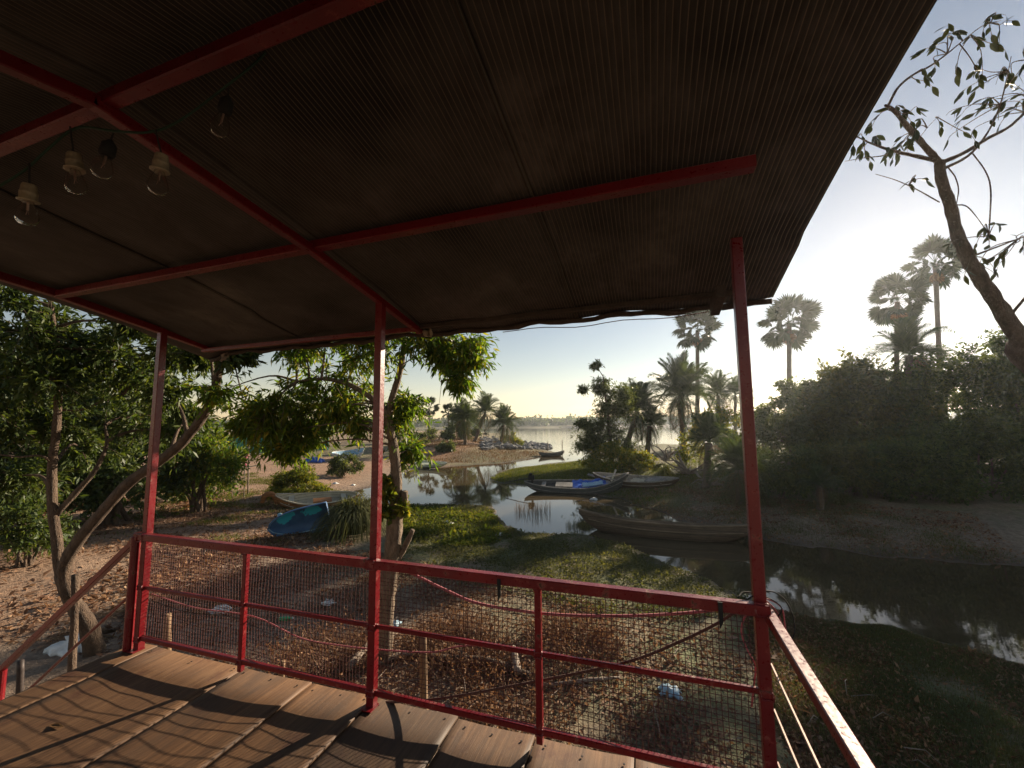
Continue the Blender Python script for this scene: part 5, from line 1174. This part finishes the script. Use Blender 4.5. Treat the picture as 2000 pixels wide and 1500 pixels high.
# litter items
def bag(px, py, s, label, mat='white_plastic', name='plastic_bag'):
    b = G(px, py); n = 9; V = []
    for i in range(n):
        for k in range(n):
            u, v = i/(n-1)*2-1, k/(n-1)*2-1; e = max(0, 1-max(abs(u), abs(v))**2); V.append((b[0]+s*u+.12*s*rng.normal(), b[1]+s*.8*v+.12*s*rng.normal(), b[2]+.01+s*.7*e*rng.uniform(.4, 1.1)))
    m = MB(); m.add(V, [(i*n+k, (i+1)*n+k, (i+1)*n+k+1, i*n+k+1) for i in range(n-1) for k in range(n-1)]); o = m.build(name, mat, None, True); q = o.modifiers.new('thickness', 'SOLIDIFY'); q.thickness = .004; tag(o, label, 'bag', 'plastic litter')
bag(875, 1023, .16, 'white plastic bag on the green weeds right of the lopped trunk')
bag(820, 1010, .10, 'small white plastic scrap at the pond edge by the lopped trunk')
bag(975, 1045, .12, 'white scrap at the water edge beyond the weeds')
bag(140, 1268, .26, 'bulky white sack below the stair rail by the forked tree', name='sack')
bag(640, 1180, .11, 'white scrap in the litter left of the middle post')
bag(430, 1195, .15, 'crumpled clear plastic in the litter behind the left mesh bay')
bag(770, 1220, .09, 'pale blue scrap right of the middle post', 'cyan_tarp')
bag(1310, 1355, .13, 'crumpled clear plastic behind the right mesh bay', 'cyan_tarp')
bag(1160, 976, .16, 'white scrap floating under the tarpaulin boat')
bag(655, 945, .14, 'white scrap on the mud below the grey green shrub')
bag(690, 948, .12, 'second white scrap on the mud, nearer the creek')
bag(1730, 1398, .06, 'pale dead leaf on the dark grass of the right bank', 'leaf_litter', 'pale_leaf')
b = G(557, 1213); t = thing('plastic_bottle', b+np.array([0, 0, .035]), 'green plastic bottle lying in the litter left of the middle post', 'bottle', None, .5); m = MB(); m.lathe([(0, -.1), (.03, -.1), (.034, -.09), (.034, .04), (.015, .08), (.012, .11), (0, .11)], n=12); o = m.build('bottle_body', 'bottle_green', t, True); o.rotation_euler = (0, rad(90), 0)
m = MB(); m.lathe([(0, .105), (.016, .105), (.016, .125), (0, .125)], n=10); o = m.build('cap', 'white_plastic', t); o.rotation_euler = (0, rad(90), 0)
# rider on the spit track
b = G(948, 850); b = atd(948, 846, 88); b[2] = H(b[0], b[1])
def wheel(m, x): m.tube([(x+.29*math.cos(a), 0, .31+.29*math.sin(a)) for a in np.linspace(0, 2*math.pi, 17)], .05, 6)
mc_ = thing('motorcycle', b, 'dark motorcycle parked on the earth track of the spit', 'motorcycle', None, .9)
for x in (-.62, .62): m = MB(); wheel(m, x); m.build('wheel', 'black_rubber', mc_, True)
m = MB(); m.box((0, 0, .62), (.9, .22, .28)); m.box((-.35, 0, .80), (.7, .26, .10)); m.box((.2, 0, .85), (.4, .24, .18)); o = m.build('body', 'dark_steel', mc_); o.modifiers.new('b', 'BEVEL').width = .05
m = MB(); m.tube([(.62, 0, .31), (.45, 0, 1.0)], .03, 6); m.tube([(.42, -.35, 1.02), (.45, 0, 1.0), (.42, .35, 1.02)], .02, 6); m.build('fork', 'dark_steel', mc_)
pt = bpy.data.objects.new('person', bpy.data.meshes.new('person')); COL.objects.link(pt)
J = [(-.25, 0, .95), (-.22, 0, 1.2), (-.18, 0, 1.42), (-.16, 0, 1.55), (-.14, 0, 1.70), (-.2, .20, 1.40), (0, .26, 1.18), (.3, .30, 1.05), (-.2, -.20, 1.40), (0, -.26, 1.18), (.3, -.30, 1.05), (.12, .16, .85), (.02, .18, .42), (.12, .18, .36), (.12, -.16, .85), (.02, -.18, .42), (.12, -.18, .36)]
E_ = [(0, 1), (1, 2), (2, 3), (3, 4), (2, 5), (5, 6), (6, 7), (2, 8), (8, 9), (9, 10), (0, 11), (11, 12), (12, 13), (0, 14), (14, 15), (15, 16)]
RR = [.15, .15, .16, .06, .11, .08, .05, .04, .08, .05, .04, .09, .06, .05, .09, .06, .05]
pt.data.from_pydata(J, E_, []); sk = pt.modifiers.new('skin', 'SKIN'); pt.modifiers.new('sub', 'SUBSURF').render_levels = 1
for i, v in enumerate(pt.data.skin_vertices[0].data): v.radius = (RR[i], RR[i]); v.use_root = i == 0
pt.data.materials.append(MATS['shirt_dark']); pt.location = b; pt.rotation_euler = (0, 0, .9); tag(pt, 'person in dark clothes sitting on the motorcycle far down the track', 'person')

# ------------------------------------------------------------------ haze
m = MB(); m.box((0, 265, 13), (1400, 870, 32)); hz = m.build('haze', None); tag(hz, 'warm hazy air over the lake and creek', None, None, 'stuff')
hm = NM('haze_air'); pv = hm.n('ShaderNodeVolumePrincipled'); pv.inputs['Color'].default_value = (.86, .93, 1.0, 1); pv.inputs['Density'].default_value = HAZE; pv.inputs['Anisotropy'].default_value = .7
hm.l(pv.outputs[0], hm.out.inputs['Volume']); hz.data.materials.append(hm.m)
for o in bpy.data.objects:
    if 'wp' in o: del o['wp']
